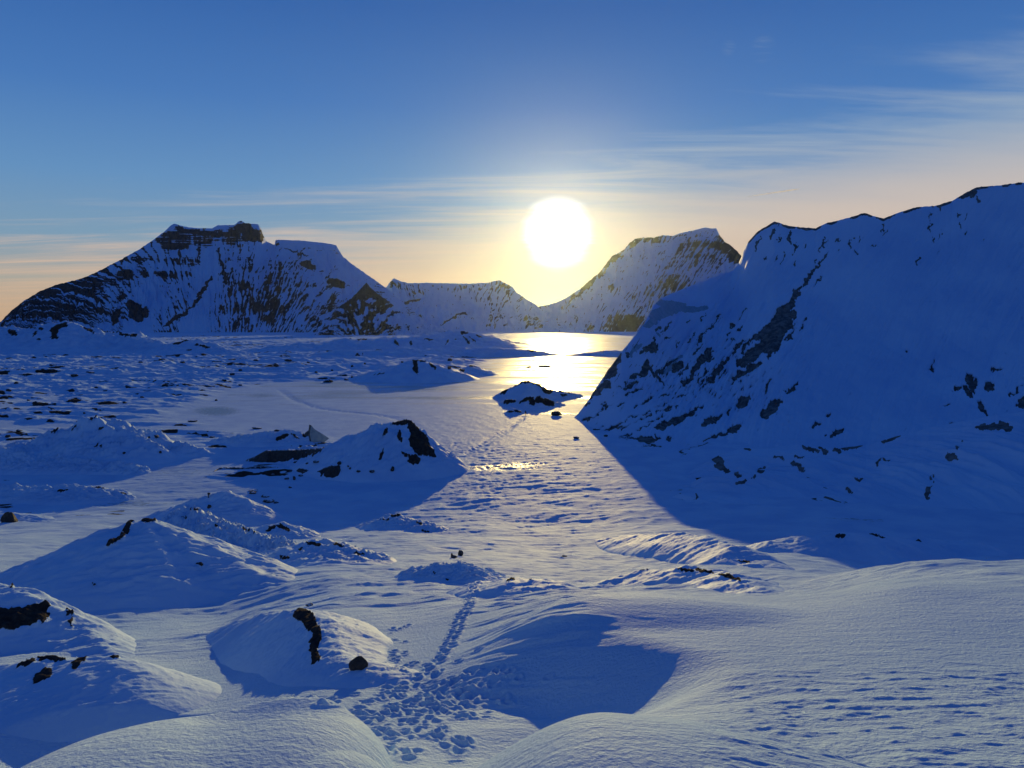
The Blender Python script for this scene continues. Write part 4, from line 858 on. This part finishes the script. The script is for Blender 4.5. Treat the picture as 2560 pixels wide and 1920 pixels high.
# ------------------------------------------------------------------ sky
from mathutils import Vector
def world():
    w = bpy.data.worlds.new('World'); scene.world = w; w.use_nodes = True; nt = w.node_tree; nt.nodes.clear()
    out = N(nt, 'ShaderNodeOutputWorld'); bg = N(nt, 'ShaderNodeBackground'); nt.links.new(bg.outputs[0], out.inputs[0])
    sky = N(nt, 'ShaderNodeTexSky'); sky.sky_type = 'NISHITA'; sky.sun_disc = False; sky.sun_elevation = SUN_EL; sky.sun_rotation = SUN_AZ
    sky.air_density = 1.0; sky.dust_density = .6; sky.ozone_density = 3.0; sky.altitude = 200
    hs = N(nt, 'ShaderNodeHueSaturation'); hs.inputs['Saturation'].default_value = 1.45; nt.links.new(sky.outputs[0], hs.inputs['Color'])
    tc = N(nt, 'ShaderNodeTexCoord').outputs['Generated']
    nrm = N(nt, 'ShaderNodeVectorMath', operation='NORMALIZE'); nt.links.new(tc, nrm.inputs[0]); d = nrm.outputs[0]
    sep = N(nt, 'ShaderNodeSeparateXYZ'); nt.links.new(d, sep.inputs[0]); X, Y, Z = sep.outputs
    # angle to the sun
    dt = N(nt, 'ShaderNodeVectorMath', operation='DOT_PRODUCT'); nt.links.new(d, dt.inputs[0])
    dt.inputs[1].default_value = (math.sin(SUN_AZ) * math.cos(SUN_EL), math.cos(SUN_AZ) * math.cos(SUN_EL), math.sin(SUN_EL))
    ang = math_n(nt, 'ARCCOSINE', math_n(nt, 'MINIMUM', dt.outputs['Value'], .9999999))
    # thin high cloud: streaks on a plane overhead
    dv = math_n(nt, 'ADD', math_n(nt, 'MAXIMUM', Z, 0.0), .07)
    comb = N(nt, 'ShaderNodeCombineXYZ'); nt.links.new(math_n(nt, 'DIVIDE', X, dv), comb.inputs[0]); nt.links.new(math_n(nt, 'DIVIDE', Y, dv), comb.inputs[1])
    mp = N(nt, 'ShaderNodeMapping'); mp.inputs['Rotation'].default_value = (0, 0, R(-14)); mp.inputs['Scale'].default_value = (.28, 1.35, 1); nt.links.new(comb.outputs[0], mp.inputs[0])
    c1 = noise_n(nt, mp.outputs[0], 1.6, 8, .62, .6)
    mp2 = N(nt, 'ShaderNodeMapping'); mp2.inputs['Rotation'].default_value = (0, 0, R(-10)); mp2.inputs['Scale'].default_value = (.5, 5.0, 1); nt.links.new(comb.outputs[0], mp2.inputs[0])
    c2 = noise_n(nt, mp2.outputs[0], 1.5, 6, .6, .3)
    # the veil thickens below a line that climbs to the right
    edge = math_n(nt, 'SUBTRACT', math_n(nt, 'ADD', .162, math_n(nt, 'MULTIPLY', X, .17)), Z)
    calm = math_n(nt, 'SUBTRACT', 1.0, math_n(nt, 'MULTIPLY', ramp_n(nt, edge, -.01, .07), .8))
    nz = math_n(nt, 'ADD', math_n(nt, 'MULTIPLY', math_n(nt, 'SUBTRACT', c1, .5), 2.6), math_n(nt, 'MULTIPLY', math_n(nt, 'SUBTRACT', c2, .5), .45))
    veil = math_n(nt, 'ADD', math_n(nt, 'MULTIPLY', edge, 7.0), math_n(nt, 'MULTIPLY', nz, calm))
    veil = ramp_n(nt, veil, -.38, .72)
    for (wx_, wy_, ww_) in ((1908, 122, .017), (1822, 120, .010)):
        a_, b_ = ray(wx_, wy_); v_ = Vector((float(a_), 1.0, float(b_))).normalized()
        dw = N(nt, 'ShaderNodeVectorMath', operation='DOT_PRODUCT'); nt.links.new(d, dw.inputs[0]); dw.inputs[1].default_value = v_
        wa = math_n(nt, 'ARCCOSINE', math_n(nt, 'MINIMUM', dw.outputs['Value'], .9999999))
        veil = math_n(nt, 'MAXIMUM', veil, math_n(nt, 'MULTIPLY', ramp_n(nt, wa, ww_, 0), math_n(nt, 'MULTIPLY', ramp_n(nt, noise_n(nt, mp.outputs[0], 9, 5, .65, 1.0), .42, .72), .6)))
    def grad(stops):
        rp = N(nt, 'ShaderNodeValToRGB'); nt.links.new(Z, rp.inputs[0]); cr = rp.color_ramp; cr.interpolation = 'EASE' if False else 'LINEAR'
        while len(cr.elements) < len(stops): cr.elements.new(.5)
        for e, (p_, c_) in zip(cr.elements, stops): e.position = p_; e.color = (*c_, 1)
        return rp.outputs[0]
    clear = grad([(0, (.50, .34, .22)), (.05, (.40, .38, .33)), (.10, (.20, .33, .46)), (.17, (.125, .28, .52)), (.26, (.066, .19, .48)), (.36, (.037, .13, .40)), (.5, (.020, .085, .30)), (.75, (.012, .055, .24)), (1, (.010, .045, .21))])
    cloudc = grad([(0, (.58, .38, .22)), (.06, (.72, .49, .34)), (.13, (.66, .53, .44)), (.22, (.38, .46, .54)), (.4, (.17, .27, .46))])
    backc = grad([(0, (.07, .10, .20)), (.2, (.06, .13, .30)), (.5, (.02, .08, .28)), (1, (.010, .045, .21))])
    front = ramp_n(nt, Y, -.15, .75)
    clear = mixc(nt, front, backc, clear)
    k10 = N(nt, 'ShaderNodeVectorMath', operation='SCALE'); nt.links.new(clear, k10.inputs[0]); k10.inputs['Scale'].default_value = 1 / SKYSTR
    base_c = mixc(nt, NISH, k10.outputs[0], hs.outputs[0])
    cs = N(nt, 'ShaderNodeVectorMath', operation='SCALE'); nt.links.new(cloudc, cs.inputs[0]); cs.inputs['Scale'].default_value = 1 / SKYSTR
    c = mixc(nt, math_n(nt, 'MULTIPLY', math_n(nt, 'MULTIPLY', veil, front), .85), base_c, cs.outputs[0])
    # glare of the sun itself in thin cloud
    g1 = math_n(nt, 'POWER', math_n(nt, 'MAXIMUM', math_n(nt, 'SUBTRACT', 1.0, math_n(nt, 'DIVIDE', ang, .26)), 0.0), 3.0)
    disc = ramp_n(nt, math_n(nt, 'ADD', ang, math_n(nt, 'MULTIPLY', math_n(nt, 'SUBTRACT', c1, .5), .02)), .050, .027)
    g1 = math_n(nt, 'ADD', g1, math_n(nt, 'MULTIPLY', math_n(nt, 'POWER', math_n(nt, 'MAXIMUM', math_n(nt, 'SUBTRACT', 1.0, math_n(nt, 'DIVIDE', ang, .10)), 0.0), 2.0), .8))
    def scl(col, f, k):
        s1 = N(nt, 'ShaderNodeVectorMath', operation='SCALE'); s1.inputs[0].default_value = col; nt.links.new(math_n(nt, 'MULTIPLY', f, k), s1.inputs['Scale']); return s1.outputs[0]
    a1 = N(nt, 'ShaderNodeVectorMath', operation='ADD'); nt.links.new(c, a1.inputs[0]); nt.links.new(scl((1.0, .66, .40), g1, GLOW), a1.inputs[1])
    a2 = N(nt, 'ShaderNodeVectorMath', operation='ADD'); nt.links.new(a1.outputs[0], a2.inputs[0]); nt.links.new(scl((1.0, .97, .85), disc, 9), a2.inputs[1])
    nt.links.new(a2.outputs[0], bg.inputs['Color']); bg.inputs['Strength'].default_value = SKYSTR
SKYSTR = 0.10; NISH = 0.02; GLOW = 2.9
world()

sd = bpy.data.lights.new('sun', 'SUN'); sd.energy = 3.9; sd.angle = R(.5); sd.color = (1.0, .73, .24)
so = bpy.data.objects.new('sun', sd); COL.objects.link(so)
from mathutils import Vector
sv = Vector((math.sin(SUN_AZ) * math.cos(SUN_EL), math.cos(SUN_AZ) * math.cos(SUN_EL), math.sin(SUN_EL)))
so.rotation_euler = sv.to_track_quat('Z', 'Y').to_euler(); so.location = sv * 100 + Vector((0, 0, 30))
if HAZE: haze()

# ------------------------------------------------------------------ camera
cd = bpy.data.cameras.new('camera'); co = bpy.data.objects.new('camera', cd); COL.objects.link(co)
co.location = (0, 0, EYE); co.rotation_euler = (math.pi / 2 - PITCH, 0, 0)
cd.sensor_width = 36; cd.lens = 36 * F / 2560; cd.clip_start = .2; cd.clip_end = 60000
scene.camera = co
vs = scene.view_settings; vs.view_transform = 'Standard'; vs.look = 'None'; vs.gamma = 1; vs.exposure = 0.0
scene.render.engine = 'CYCLES'
